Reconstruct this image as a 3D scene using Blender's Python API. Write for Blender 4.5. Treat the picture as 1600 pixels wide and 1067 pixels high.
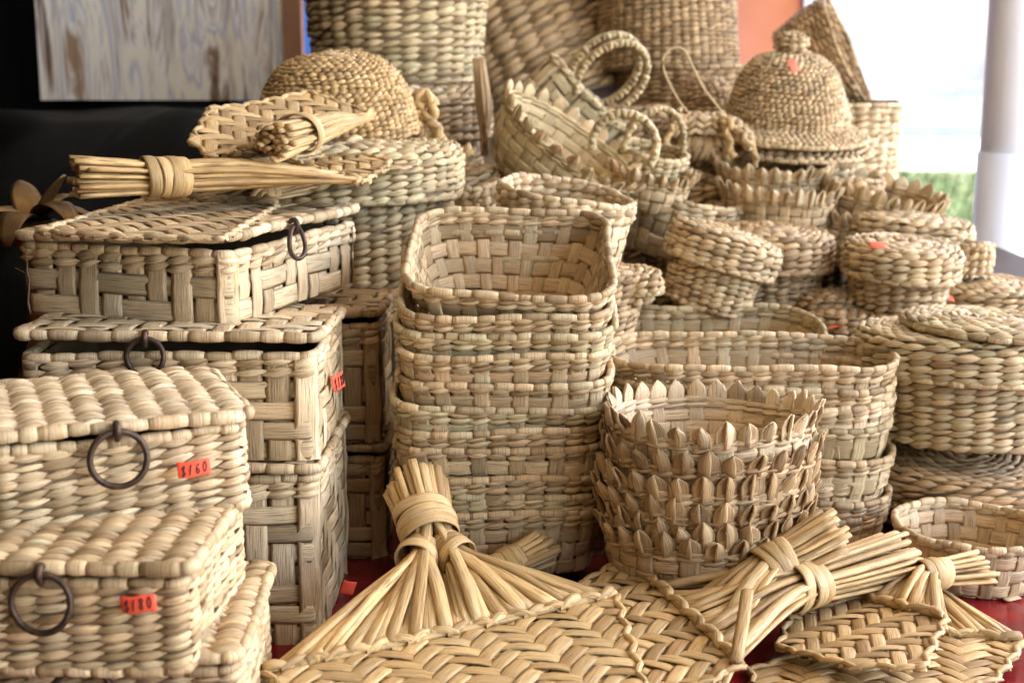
import bpy, math, random
import numpy as np
from mathutils import Matrix, Vector
R = math.radians
random.seed(7); rng = np.random.default_rng(7)
sc = bpy.context.scene
for o in list(bpy.data.objects): bpy.data.objects.remove(o)

# ------------------------------------------------------------------ camera
CAMZ, PITCH, FPX = 0.405, R(11.0), 2222.0
cam_d = bpy.data.cameras.new('camera'); cam = bpy.data.objects.new('camera', cam_d)
sc.collection.objects.link(cam); sc.camera = cam
cam.location = (0, 0, CAMZ); cam.rotation_euler = (R(90) - PITCH, 0, 0)
cam_d.sensor_width = 36; cam_d.lens = 50; cam_d.clip_start = 0.05; cam_d.clip_end = 400
cam_d.dof.use_dof = True; cam_d.dof.focus_distance = 1.0; cam_d.dof.aperture_fstop = 9.5

# ------------------------------------------------------------------ sky, sun, exposure
SUN_EL, SUN_AZ = R(56), R(72)          # azimuth measured from +Y towards +X
w = bpy.data.worlds.new('World'); sc.world = w; w.use_nodes = True
nt = w.node_tree; bg = nt.nodes['Background']
sky = nt.nodes.new('ShaderNodeTexSky'); sky.sky_type = 'NISHITA'; sky.sun_disc = False
sky.sun_elevation = SUN_EL; sky.sun_rotation = SUN_AZ; sky.dust_density = 2.5; sky.air_density = 1.0
nt.links.new(sky.outputs[0], bg.inputs[0]); bg.inputs[1].default_value = 0.15
sd = bpy.data.lights.new('sun', 'SUN'); sd.energy = 2.6; sd.angle = R(0.5); sd.color = (1, .94, .84)
so = bpy.data.objects.new('sun', sd); sc.collection.objects.link(so)
sv = Vector((math.sin(SUN_AZ) * math.cos(SUN_EL), math.cos(SUN_AZ) * math.cos(SUN_EL), math.sin(SUN_EL)))
so.rotation_euler = (-sv).to_track_quat('-Z', 'Y').to_euler(); so.location = (6, 3, 8)
sc.view_settings.view_transform = 'Standard'; sc.view_settings.look = 'None'
sc.view_settings.exposure = 3.32; sc.view_settings.gamma = 1
sc.render.engine = 'CYCLES'; sc.cycles.use_denoising = True
sc.cycles.max_bounces = 6; sc.cycles.diffuse_bounces = 4; sc.cycles.transmission_bounces = 4
sc.cycles.sample_clamp_indirect = 8

# ------------------------------------------------------------------ pixel of the photograph -> point in the place
def at(px, py, Y):
    c, s = math.cos(PITCH), math.sin(PITCH)
    a, b = (px - 800) / FPX, (533.5 - py) / FPX
    d = Vector((a, c + b * s, -s + b * c)); return Vector((0, 0, CAMZ)) + d * (Y / d.y)
def atz(px, py, z):
    c, s = math.cos(PITCH), math.sin(PITCH)
    a, b = (px - 800) / FPX, (533.5 - py) / FPX
    d = Vector((a, c + b * s, -s + b * c)); return Vector((0, 0, CAMZ)) + d * ((z - CAMZ) / d.z)

# ------------------------------------------------------------------ materials
MATS = {}
def nodes_of(name, rough=.6, spec=.3):
    m = bpy.data.materials.new(name); m.use_nodes = True; MATS[name] = m
    t = m.node_tree; b = t.nodes['Principled BSDF']
    b.inputs['Roughness'].default_value = rough; b.inputs['Specular IOR Level'].default_value = spec
    return m, t, b
def N(t, kind, **kw):
    n = t.nodes.new(kind)
    for k, v in kw.items(): setattr(n, k, v)
    return n
def mix(t, a, b, fac, mode='MIX'):
    n = N(t, 'ShaderNodeMix', data_type='RGBA', blend_type=mode)
    for sock, v in ((n.inputs[0], fac), (n.inputs[6], a), (n.inputs[7], b)):
        if hasattr(v, 'links') or hasattr(v, 'is_linked'): t.links.new(v, sock)
        elif isinstance(v, (int, float)): sock.default_value = v
        else: sock.default_value = (*v, 1)
    return n.outputs[2]
def ramp(t, fac, cols):
    n = N(t, 'ShaderNodeValToRGB'); e = n.color_ramp.elements
    while len(e) < len(cols): e.new(0.5)
    for i, c in enumerate(cols):
        pos, col = (c if len(c) == 2 else (i / (len(cols) - 1), c)); e[i].position = pos; e[i].color = (*col, 1)
    t.links.new(fac, n.inputs[0]); return n.outputs[0]
def straw(name, cols, rough=.5, streak=1.0, dark=(.42, .30, .17)):
    m, t, b = nodes_of(name, rough, .35)
    geo = N(t, 'ShaderNodeNewGeometry'); oi = N(t, 'ShaderNodeObjectInfo'); uv = N(t, 'ShaderNodeUVMap')
    add = N(t, 'ShaderNodeMath', operation='ADD'); t.links.new(geo.outputs['Random Per Island'], add.inputs[0]); t.links.new(oi.outputs['Random'], add.inputs[1])
    fr = N(t, 'ShaderNodeMath', operation='FRACT'); t.links.new(add.outputs[0], fr.inputs[0])
    base = ramp(t, fr.outputs[0], [(c[0] * .98, c[1] * .915, c[2] * .82) for c in cols])
    # fibres running along each strand
    sc1 = N(t, 'ShaderNodeVectorMath', operation='MULTIPLY'); t.links.new(uv.outputs[0], sc1.inputs[0]); sc1.inputs[1].default_value = (55, 1500, 1)
    off = N(t, 'ShaderNodeVectorMath', operation='ADD'); t.links.new(sc1.outputs[0], off.inputs[0])
    cmb = N(t, 'ShaderNodeCombineXYZ'); mul = N(t, 'ShaderNodeMath', operation='MULTIPLY'); t.links.new(fr.outputs[0], mul.inputs[0]); mul.inputs[1].default_value = 97
    t.links.new(mul.outputs[0], cmb.inputs[0]); t.links.new(mul.outputs[0], cmb.inputs[2]); t.links.new(cmb.outputs[0], off.inputs[1])
    nz = N(t, 'ShaderNodeTexNoise'); nz.inputs['Scale'].default_value = 1; nz.inputs['Detail'].default_value = 3; t.links.new(off.outputs[0], nz.inputs['Vector'])
    st = ramp(t, nz.outputs[0], [(.32, (.30, .25, .20)), (.46, (.88, .86, .83)), (.68, (1.18, 1.16, 1.11))])
    hv = N(t, 'ShaderNodeMath', operation='MULTIPLY'); t.links.new(add.outputs[0], hv.inputs[0]); hv.inputs[1].default_value = 13.37
    hf = N(t, 'ShaderNodeMath', operation='FRACT'); t.links.new(hv.outputs[0], hf.inputs[0])
    vv = ramp(t, hf.outputs[0], [(0, (.54, .49, .42)), (.25, (.84, .82, .78)), (.7, (1.03, 1.02, 1.0)), (1, (1.20, 1.20, 1.18))])
    base = mix(t, base, vv, 1.0, 'MULTIPLY')
    c1 = mix(t, base, st, .75 * streak, 'MULTIPLY')
    # weathered blotches
    tc = N(t, 'ShaderNodeTexCoord'); n2 = N(t, 'ShaderNodeTexNoise'); n2.inputs['Scale'].default_value = 42; n2.inputs['Detail'].default_value = 3
    t.links.new(tc.outputs['Object'], n2.inputs['Vector'])
    f2 = ramp(t, n2.outputs[0], [(.52, (0, 0, 0)), (.78, (.55, .55, .55))])
    c2 = mix(t, c1, dark, f2)
    n3 = N(t, 'ShaderNodeTexNoise'); n3.inputs['Scale'].default_value = 900; n3.inputs['Detail'].default_value = 1; t.links.new(tc.outputs['Object'], n3.inputs['Vector'])
    f3 = ramp(t, n3.outputs[0], [(.66, (0, 0, 0)), (.74, (.5, .5, .5))])
    c3 = mix(t, c2, (.20, .12, .06), f3)
    t.links.new(c3, b.inputs['Base Color'])
    bp = N(t, 'ShaderNodeBump'); bp.inputs['Strength'].default_value = .8; bp.inputs['Distance'].default_value = .0008
    t.links.new(nz.outputs[0], bp.inputs['Height']); t.links.new(bp.outputs[0], b.inputs['Normal'])
    return m
straw('straw', [(.62, .47, .29), (.66, .54, .36), (.53, .42, .27), (.70, .55, .36), (.56, .49, .33), (.68, .49, .31), (.60, .50, .32), (.50, .37, .22), (.66, .52, .33)])
straw('straw_green', [(.62, .52, .33), (.56, .50, .32), (.66, .55, .36), (.52, .48, .31), (.68, .55, .36), (.58, .51, .34), (.64, .49, .31)])
straw('straw_pale', [(.70, .58, .40), (.74, .62, .45), (.62, .52, .35), (.72, .57, .39), (.66, .58, .42), (.60, .46, .30), (.72, .60, .42)])
straw('straw_warm', [(.58, .41, .20), (.64, .47, .25), (.52, .36, .17), (.66, .50, .28), (.56, .42, .22), (.48, .32, .15), (.62, .46, .24)])
straw('straw_brown_shade', [(.50, .36, .21), (.56, .42, .26), (.42, .30, .17), (.54, .39, .23), (.46, .35, .22)])  # older brown straw, darkened too for pieces in shade: that shade is in the colour
def plain(name, col, rough=.6, metal=0, spec=.3, noise=None):
    m, t, b = nodes_of(name, rough, spec); b.inputs['Metallic'].default_value = metal
    if noise:
        col2, scale, lo, hi = noise
        tc = N(t, 'ShaderNodeTexCoord'); n = N(t, 'ShaderNodeTexNoise'); n.inputs['Scale'].default_value = scale; n.inputs['Detail'].default_value = 5
        t.links.new(tc.outputs['Object'], n.inputs['Vector'])
        f = ramp(t, n.outputs[0], [(lo, (0, 0, 0)), (hi, (1, 1, 1))]); t.links.new(mix(t, col, col2, f), b.inputs['Base Color'])
        bp = N(t, 'ShaderNodeBump'); bp.inputs['Strength'].default_value = .25; bp.inputs['Distance'].default_value = .002
        t.links.new(n.outputs[0], bp.inputs['Height']); t.links.new(bp.outputs[0], b.inputs['Normal'])
    else: b.inputs['Base Color'].default_value = (*col, 1)
    return m
plain('lining', (.30, .21, .12), .8)  # straw in shade behind the weave: its darkness is put into the colour
plain('iron', (.055, .035, .026), .45, .55, .4, ((.11, .055, .03), 260, .45, .7))
plain('tag', (.95, .10, .045), .55, 0, .3, ((.88, .14, .07), 120, .4, .7))
plain('ink', (.02, .012, .015), .5)
plain('table_red', (.22, .008, .012), .22, 0, .5, ((.12, .004, .008), 22, .4, .65))
plain('dark_wood', (.06, .035, .02), .5, 0, .3, ((.03, .018, .01), 30, .4, .7))
plain('black_plastic', (.002, .002, .002), .5, 0, .05)
plain('black_cloth', (.002, .002, .002), .9, 0, .04)
plain('frame_wood', (.36, .19, .11), .5, 0, .3, ((.26, .13, .07), 18, .4, .7))
plain('gold', (.26, .15, .055), .42, .6, .4, ((.10, .055, .02), 55, .38, .66))
plain('pvc', (.70, .74, .82), .38, 0, .4, ((.66, .65, .69), 6, .4, .7))
plain('blue_tarp', (.03, .12, .48), .5, 0, .3, ((.05, .2, .62), 6, .35, .7))
plain('orange_wall', (.62, .24, .13), .8, 0, .2, ((.55, .2, .1), 9, .4, .7))
plain('grey_green', (.42, .50, .46), .6)
plain('purple', (.10, .07, .36), .7)
plain('string', (.55, .40, .22), .7)
plain('white_wall', (.50, .475, .44), .8, 0, .2, ((.20, .19, .18), .45, .46, .66))
plain('wire', (.30, .29, .28), .5)
plain('sand', (.40, .36, .29), .9, 0, .1, ((.20, .18, .15), .6, .42, .66))
plain('grass', (.055, .085, .022), .8, 0, .2, ((.11, .11, .05), 2.5, .4, .7))
def canvas_roof():
    m, t, b = nodes_of('canopy_cloth', .8, .1); b.inputs['Base Color'].default_value = (.42, .38, .32, 1)
    tr = N(t, 'ShaderNodeBsdfTranslucent'); tr.inputs[0].default_value = (.70, .58, .42, 1)
    mx = N(t, 'ShaderNodeMixShader'); mx.inputs[0].default_value = .06
    t.links.new(b.outputs[0], mx.inputs[1]); t.links.new(tr.outputs[0], mx.inputs[2]); t.links.new(mx.outputs[0], t.nodes['Material Output'].inputs[0])
canvas_roof()
def painting_mat():
    m, t, b = nodes_of('painted_canvas', .45, .3)
    tc = N(t, 'ShaderNodeTexCoord'); mp = N(t, 'ShaderNodeMapping'); mp.inputs['Scale'].default_value = (11, 1, 1.3); t.links.new(tc.outputs['Object'], mp.inputs[0])
    n = N(t, 'ShaderNodeTexNoise'); n.inputs['Scale'].default_value = 2.2; n.inputs['Detail'].default_value = 9; n.inputs['Roughness'].default_value = .58; n.inputs['Distortion'].default_value = 1.3; t.links.new(mp.outputs[0], n.inputs['Vector'])
    c = ramp(t, n.outputs[0], [(.33, (.07, .045, .035)), (.40, (.36, .24, .16)), (.45, (.90, .84, .78)), (.50, (.92, .84, .66)), (.54, (.55, .53, .60)), (.58, (.93, .89, .83)), (.66, (.40, .26, .16))])
    mp2 = N(t, 'ShaderNodeMapping'); mp2.inputs['Scale'].default_value = (22, 1, 2.2); mp2.inputs['Rotation'].default_value = (0, .35, 0); t.links.new(tc.outputs['Object'], mp2.inputs[0])
    n2 = N(t, 'ShaderNodeTexNoise'); n2.inputs['Scale'].default_value = 1.5; n2.inputs['Detail'].default_value = 4; n2.inputs['Distortion'].default_value = .8; t.links.new(mp2.outputs[0], n2.inputs['Vector'])
    f = ramp(t, n2.outputs[0], [(.55, (0, 0, 0)), (.76, (.8, .8, .8))])
    c2 = mix(t, c, (.20, .12, .08), f)
    f4 = ramp(t, n2.outputs[0], [(.3, (.9, .9, .9)), (.42, (0, 0, 0))]); c3 = mix(t, c2, (.92, .86, .78), f4)
    t.links.new(c3, b.inputs['Base Color'])
painting_mat()

# ------------------------------------------------------------------ mesh helpers
def circ(M, e=1.0):
    a = np.arange(M) / M * 2 * np.pi
    return np.sign(np.cos(a)) * np.abs(np.cos(a)) ** e, np.sign(np.sin(a)) * np.abs(np.sin(a)) ** e
def tubes(C, Nn, B, W, T, M=6, cap=True, close=False, e=1.0, crease=0.):
    """n tubes: centres C (n,K,3), frame Nn/B, half-width W along B, half-thickness T along N."""
    n, K = C.shape[:2]; cb, cn = circ(M, e)
    W = np.broadcast_to(W, (n, K)); T = np.broadcast_to(T, (n, K))
    if crease:
        kr = 1 + crease * rng.uniform(-1, .8, (n, 1, M)); cb, cn = cb * (1 + (kr - 1) * .4), cn * kr
    V = C[:, :, None] + B[:, :, None] * (W[:, :, None] * cb)[..., None] + Nn[:, :, None] * (T[:, :, None] * cn)[..., None]
    L = np.concatenate([np.zeros((n, 1)), np.cumsum(np.linalg.norm(np.diff(C, axis=1), axis=2), 1)], 1)
    UV = np.stack([np.broadcast_to(L[:, :, None], (n, K, M)), W[:, :, None] * (cb + .15 * cn)], -1)
    idx = np.arange(n * K * M).reshape(n, K, M)
    a = idx if close else idx[:, :-1]; b = np.roll(idx, -1, 1) if close else idx[:, 1:]
    F = np.stack([a, np.roll(a, -1, 2), np.roll(b, -1, 2), b], -1).reshape(-1, 4)
    if cap and not close:
        for q, rev in ((idx[:, 0], True), (idx[:, -1], False)):
            for i in range(1, M - 2, 2):
                f = np.stack([q[:, 0], q[:, i], q[:, i + 1], q[:, i + 2]], -1)
                F = np.concatenate([F, f[:, ::-1] if rev else f])
    return V.reshape(-1, 3), F, UV.reshape(-1, 2)
def merge(lst):
    o = 0; Vs, Fs, Us = [], [], []
    for V, F, U in lst: Vs.append(V); Fs.append(F + o); Us.append(U); o += len(V)
    return np.concatenate(Vs), np.concatenate(Fs), np.concatenate(Us)
def mesh(name, g, mat, smooth=True):
    V, F, U = g; me = bpy.data.meshes.new(name)
    me.vertices.add(len(V)); me.vertices.foreach_set('co', np.ascontiguousarray(V, dtype=np.float32).ravel())
    k = F.shape[1]; me.loops.add(F.size); me.loops.foreach_set('vertex_index', F.astype(np.int32).ravel())
    me.polygons.add(len(F)); me.polygons.foreach_set('loop_start', np.arange(0, F.size, k, dtype=np.int32))
    me.polygons.foreach_set('loop_total', np.full(len(F), k, dtype=np.int32))
    me.polygons.foreach_set('use_smooth', np.full(len(F), smooth, dtype=bool))
    uv = me.uv_layers.new(name='UVMap'); uv.data.foreach_set('uv', U[F.ravel()].astype(np.float32).ravel())
    me.update(calc_edges=True); me.materials.append(MATS[mat]); return me
def unit(v): return v / np.maximum(np.linalg.norm(v, axis=-1, keepdims=True), 1e-12)
def box_geo(x0, x1, y0, y1, z0, z1):
    V = np.array([[x, y, z] for x in (x0, x1) for y in (y0, y1) for z in (z0, z1)], float)
    F = np.array([[0, 1, 3, 2], [4, 6, 7, 5], [0, 4, 5, 1], [2, 3, 7, 6], [0, 2, 6, 4], [1, 5, 7, 3]])
    return V, F, V[:, :2].copy()
def spline(P, K):
    P = np.array([tuple(p) for p in P], float); n = len(P)
    E = np.concatenate([[2 * P[0] - P[1]], P, [2 * P[-1] - P[-2]]])
    u = np.linspace(0, n - 1 - 1e-9, K); i = u.astype(int); f = (u - i)[:, None]
    a, b, c, d = E[i], E[i + 1], E[i + 2], E[i + 3]
    return .5 * (2 * b + (c - a) * f + (2 * a - 5 * b + 4 * c - d) * f ** 2 + (3 * b - a - 3 * c + d) * f ** 3)
def frames(C, up=(0, 0, 1)):
    T = unit(np.gradient(C, axis=0)); u = np.array(up, float)
    B = np.cross(T, u); bad = np.linalg.norm(B, axis=1) < 1e-3; B[bad] = np.cross(T[bad], [1, 0, .01]); B = unit(B)
    return T, unit(np.cross(B, T)), B
def rope(P, r, K=24, M=8, up=(0, 0, 1), rt=None, cap=True):
    C = spline(P, K); T, n, b = frames(C, up); r = np.asarray(r, float)
    if r.ndim == 1: r = np.interp(np.linspace(0, 1, K), np.linspace(0, 1, len(r)), r)
    return tubes(C[None], n[None], b[None], r, r if rt is None else rt, M, cap)

# ------------------------------------------------------------------ objects
def link(o): sc.collection.objects.link(o); return o
def thing(name, label, cat, M=None, group=None):
    o = link(bpy.data.objects.new(name, None)); o.empty_display_size = .02; o['label'] = label; o['category'] = cat
    if group: o['group'] = group
    if M is not None: o.matrix_world = M
    return o
def put(specs, parent):
    """specs: (name, mesh, matrix|None, kind|None, children)"""
    for s in specs:
        o = link(bpy.data.objects.new(s[0], s[1])); o.parent = parent
        if len(s) > 2 and s[2] is not None: o.matrix_local = s[2]
        if len(s) > 3 and s[3]: o['kind'] = s[3]
        if len(s) > 4 and s[4]: put(s[4], o)
def spawn(name, label, cat, specs, M, group=None):
    t = thing(name, label, cat, M, group); put(specs, t); return t
def solo(name, me, label=None, cat=None, kind=None, group=None, M=None):
    o = link(bpy.data.objects.new(name, me))
    if label: o['label'] = label
    if cat: o['category'] = cat
    if kind: o['kind'] = kind
    if group: o['group'] = group
    if M is not None: o.matrix_world = M
    return o
def TR(loc, rz=0, rx=0, ry=0):
    return Matrix.Translation(Vector(loc)) @ Matrix.Rotation(R(ry), 4, 'Y') @ Matrix.Rotation(R(rx), 4, 'X') @ Matrix.Rotation(R(rz), 4, 'Z')
def TRpin(local, world, rz=0, rx=0, ry=0):
    m = TR((0, 0, 0), rz, rx, ry); return Matrix.Translation(Vector(world) - (m @ Vector(local))) @ m

# ------------------------------------------------------------------ woven surfaces
class Surf:
    """closed plan (ellipse or rounded rectangle) swept along a profile of (scale, z)."""
    def __init__(s, a, b, prof, r=None, wob=.0012):
        if r is None:
            q = np.linspace(0, 2 * np.pi, 721); xy = np.stack([a * np.cos(q), b * np.sin(q)], 1)
        else:
            pts = []
            for cx, cy, q0 in ((a - r, b - r, 0), (-a + r, b - r, 90), (-a + r, -b + r, 180), (a - r, -b + r, 270)):
                for q in np.radians(np.linspace(q0, q0 + 90, 14)): pts.append((cx + r * np.cos(q), cy + r * np.sin(q)))
            pts.append(pts[0]); p = np.array(pts); l = np.concatenate([[0], np.cumsum(np.hypot(*np.diff(p, axis=0).T))])
            u = np.linspace(0, l[-1], 1441); xy = np.stack([np.interp(u, l, p[:, 0]), np.interp(u, l, p[:, 1])], 1)
        l = np.concatenate([[0], np.cumsum(np.hypot(*np.diff(xy, axis=0).T))]); s.per = l[-1]; s.l = l / l[-1]; s.xy = xy
        pr = np.array(prof, float); rm = (a + b) / 2
        d = np.concatenate([[0], np.cumsum(np.hypot(np.diff(pr[:, 0]) * rm, np.diff(pr[:, 1])))]); s.len = d[-1]
        s.pt = d / d[-1]; s.pr = pr; s.wob = wob; s.ph = rng.uniform(0, 6.28, 6); s.a, s.b = a, b
    def scale(s, t): return np.interp(t, s.pt, s.pr[:, 0])
    def f(s, u, t):
        u = np.mod(u, 1.0); x = np.interp(u, s.l, s.xy[:, 0]); y = np.interp(u, s.l, s.xy[:, 1])
        tt = np.clip(t, 0, 1); k = np.interp(tt, s.pt, s.pr[:, 0]); z = np.interp(tt, s.pt, s.pr[:, 1])
        ext = (t - tt) * s.len; z = z + ext * (1 if s.pr[-1, 1] > s.pr[-2, 1] + 1e-5 else 0)
        th = u * 6.2832; w = s.wob; p = s.ph
        g = w * (np.sin(2 * th + p[0] + 20 * z) + .6 * np.sin(3 * th + p[1] - 35 * z))
        dz = w * (.9 * np.sin(2 * th + p[2]) + .5 * np.sin(5 * th + p[3]))
        n = np.maximum(np.hypot(x, y), 1e-6)
        return np.stack([x * k + g * x / n * np.minimum(k, 1), y * k + g * y / n * np.minimum(k, 1), z + dz * np.clip(t, 0, 1)], -1)
    def fr(s, u, t):
        e = 1e-3; P = s.f(u, t); S = unit(s.f(u + e, t) - s.f(u - e, t)); B = s.f(u, np.minimum(t + 4 * e, 1)) - s.f(u, np.maximum(np.minimum(t, 1) - 4 * e, 0))
        B = unit(B); Nn = unit(np.cross(S, B)); B = np.cross(Nn, S); return P, Nn, S, B
class Plane:
    """flat open patch: u across x, t along y."""
    def __init__(s, x0, x1, y0, y1, z=0, sag=.0):
        s.q = (x0, x1, y0, y1); s.z = z; s.sag = sag; s.per = x1 - x0; s.len = y1 - y0
        s.ph = rng.uniform(0, 6, 2)
    def scale(s, t): return 1.0
    def f(s, u, t):
        x0, x1, y0, y1 = s.q; return np.stack([x0 + u * (x1 - x0), y0 + t * (y1 - y0), s.z + s.sag * (np.sin(u * 3.1416) * np.sin(t * 3.1416)) + .0008 * np.sin(7 * u + 5 * t + s.ph[0])], -1)
    def fr(s, u, t):
        P = s.f(u, t); o = np.ones_like(P)
        return P, o * [0, 0, 1], o * [1, 0, 0], o * [0, 1, 0]
LP = np.array([.16, .62, .92, 1, .92, .62, .16])
LP5 = np.array([.2, .8, 1, .8, .2])
def twine_row(S, t, n, h, closed=True, inner=False, th=None, far=False, tilt=.5, phase=0., dn=0.):
    """one woven row: a chain of plump lens-shaped floats, one over each stake (h = row height in metres)."""
    prof = LP5 if far else LP; K = len(prof); M = 6 if far else 9
    a = np.linspace(-.64, .64, K); k = np.arange(n)[:, None]
    th = h * .37 if th is None else th
    out = []
    for sgn in ((1, -1) if inner else (1,)):
        j = rng.normal(0, 1, (n, 4)); u = (k + .5 + phase + a[None] * (1 + .07 * j[:, :1])) / n
        if not closed: u = np.clip(u, -.004, 1.004)
        tt = t + (h / S.len) * (tilt * sgn * a[None] / 1.28 + .11 * j[:, 1:2] + .13 * j[:, 3:4] * a[None])
        P, Nn, Sd, B = S.fr(u, np.broadcast_to(tt, u.shape))
        off = sgn * th * (1.15 * np.cos(np.pi * a / 1.28 * .98) - .35)[None] + dn
        w = h * .535 * prof[None] * (1 + .16 * j[:, 2:3]); tk = th * (.35 + .65 * prof)[None] * (1 + .1 * j[:, 1:2])
        out.append(tubes(P + Nn * off[..., None], Nn, B, w, tk, M, cap=False, crease=.42))
    return merge(out) if len(out) > 1 else out[0]
def wrap_row(S, t, n, rw, rt, closed=True, dn=0., lean=.25):
    """rolled edge bound with a wrapped strand: one barrel per turn."""
    K = 5; a = np.linspace(-.49, .49, K); k = np.arange(n)[:, None]; j = rng.normal(0, 1, (n, 3))
    wd = np.cumsum(rng.uniform(.6, 1.4, n)); wd = np.concatenate([[0], wd]) / wd[-1]
    u = (wd[:-1] + wd[1:])[:, None] / 2 + a[None] * (wd[1:] - wd[:-1])[:, None]
    P, Nn, Sd, B = S.fr(u, np.full_like(u, t)); pf = np.array([.80, .97, 1.0, .97, .80])[None] * (1 + .07 * j[:, :1])
    P = P + Nn * (dn + .0004 * j[:, 1:2])[..., None] + B * (.0003 * j[:, 2:3])[..., None]
    sh = Sd * lean * rw
    V, F, U = tubes(P, Nn, B, rw * pf, rt * pf, 8, cap=True)
    U = U[:, ::-1] * np.array([1, 1]); return V, F, U
def flat_sign(j, k, twill):
    return np.where(((j + k) % 4 < 2) if twill else ((j + k) % 2 == 0), 1., -1.)
def weft_row(S, t, n, h, j, amp, twill=False, closed=True, wf=.92):
    q = np.arange(0, 2 * n + (0 if closed else 1)) / 2.0; c = q - .5
    lo, hi = np.floor(c).astype(int), np.ceil(c).astype(int)
    off = amp * (flat_sign(j, lo % n, twill) + flat_sign(j, hi % n, twill)) / 2
    u = q / n; P, Nn, Sd, B = S.fr(u, np.full_like(u, t) + rng.normal(0, .04) * h / S.len + .03 * h / S.len * np.sin(u * 40))
    return tubes((P + Nn * off[:, None])[None], Nn[None], B[None], h * .5 * wf, .0007, 6, cap=False, close=closed, e=.7)
def stake(S, k, n, rows, w, amp, twill=False, t0=0., t1=1., extra=0.):
    """rows: list of (t, j) crossings of the flat band, sorted by t."""
    ts, of = [t0], [0.]
    for i, (t, j) in enumerate(rows):
        s = -amp * float(flat_sign(j, k, twill))
        if i: ts.append((t + rows[i - 1][0]) / 2); of.append((s + of[-1]) / 2)
        ts.append(t); of.append(s)
    if rows and t1 - ts[-1] > .03: ts.append(min(t1, ts[-1] + .05)); of.append(0.)
    ts.append(t1); of.append(extra); ts = np.array(ts); u = np.full_like(ts, (k + .5 + rng.normal(0, .03)) / n)
    P, Nn, Sd, B = S.fr(u, ts); wk = np.minimum(1, S.scale(ts)) if isinstance(S, Surf) else 1.
    return tubes((P + Nn * np.array(of)[:, None])[None], Nn[None], Sd[None], (w * wk)[None] if np.ndim(wk) else w, .0006, 6, cap=False, e=.7)
def lining(S, t0=0, t1=1, dn=-.0012, nu=64, nv=14):
    u, t = np.meshgrid(np.arange(nu) / nu, np.linspace(t0, t1, nv), indexing='ij')
    P, Nn, _, _ = S.fr(u, t); P = P + Nn * dn; idx = np.arange(nu * nv).reshape(nu, nv)
    a, b = idx, np.roll(idx, -1, 0); F = np.stack([a[:, :-1], b[:, :-1], b[:, 1:], a[:, 1:]], -1).reshape(-1, 4)
    return P.reshape(-1, 3), F, np.stack([u, t], -1).reshape(-1, 2)
def disc(S, t, z=None, dn=0):
    u = np.arange(48) / 48; P = S.f(u, np.full(48, t)); P = np.concatenate([P, P.mean(0, keepdims=True)])
    if z is not None: P[:, 2] = z
    i = np.arange(0, 48, 2); F = np.stack([np.full(24, 48), i, i + 1, (i + 2) % 48], -1); return P, F, P[:, :2].copy()
def weave(S, n, bands, mat='straw', rim=None, far=False, inner=False, base=True, scale_n=False, line=True, name='weaver', skip=None):
    """bands: ('T'|'F'|'W', t0, t1, rows). Each woven strand is its own part; far things are joined."""
    rows, flat, specs = [], [], []
    for kind, t0, t1, r in bands:
        h = (t1 - t0) * S.len / r
        for i in range(r):
            t = t0 + (i + .5) * (t1 - t0) / r; nn = n
            if scale_n: nn = max(7, int(round(n * min(1, float(S.scale(t))))))
            if kind == 'T': rows.append(twine_row(S, t, nn, h, inner=inner, far=far))
            else:
                amp = .0011; rows.append(weft_row(S, t, n, h, i, amp, kind == 'W')); flat.append((t, i, kind == 'W'))
    if far: specs.append(('weave', mesh('weave', merge(rows), mat), None, 'stuff'))
    else: specs += [(name, mesh(name, g, mat)) for g in rows]
    if flat:
        tw = flat[0][2]; fr = sorted([(t, j) for t, j, _ in flat])
        ks = range(n)
        st = [stake(S, k, n, fr, S.per / n * .46 * (.96 + .06 * random.random()), .0011, tw) for k in ks]
        if far: specs.append(('stake_layer', mesh('stake_layer', merge(st), mat), None, 'stuff'))
        else: specs += [('stake', mesh('stake', g, mat)) for g in st]
    elif line:
        specs.append(('stake_layer', mesh('stake_layer', lining(S, 0, 1, -.0008), 'lining')))  # plain dark shell added behind the rows, blocks light between them
    if not far:
        m = 16; u = rng.uniform(0, 1, m); t = rng.uniform(.55, 1, m); P, Nn, Sd, B = S.fr(u, t); ln = rng.uniform(.004, .011, (m, 1, 1)); q = np.linspace(0, 1, 5)[None, :, None]
        d = unit(Nn * .55 + Sd * rng.normal(0, .8, (m, 1)) + B * rng.normal(0, .6, (m, 1)))[:, None]; bd = unit(rng.normal(0, 1, (m, 3)))[:, None]
        C = P[:, None] + Nn[:, None] * .0015 + d * ln * q + bd * ln * .35 * q ** 2; fb = np.broadcast_to(Sd[:, None], C.shape); fn = np.broadcast_to(Nn[:, None], C.shape)
        specs.append(('frayed_fibre', mesh('frayed_fibre', tubes(C, fn, fb, .00022, .00016, 4), mat), None, 'stuff'))
    if rim:
        nr, rw, rt = rim; specs.append(('rim', mesh('rim', wrap_row(S, 1.0, nr, rw, rt), mat)))
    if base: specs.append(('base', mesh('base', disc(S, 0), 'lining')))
    return specs
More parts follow.
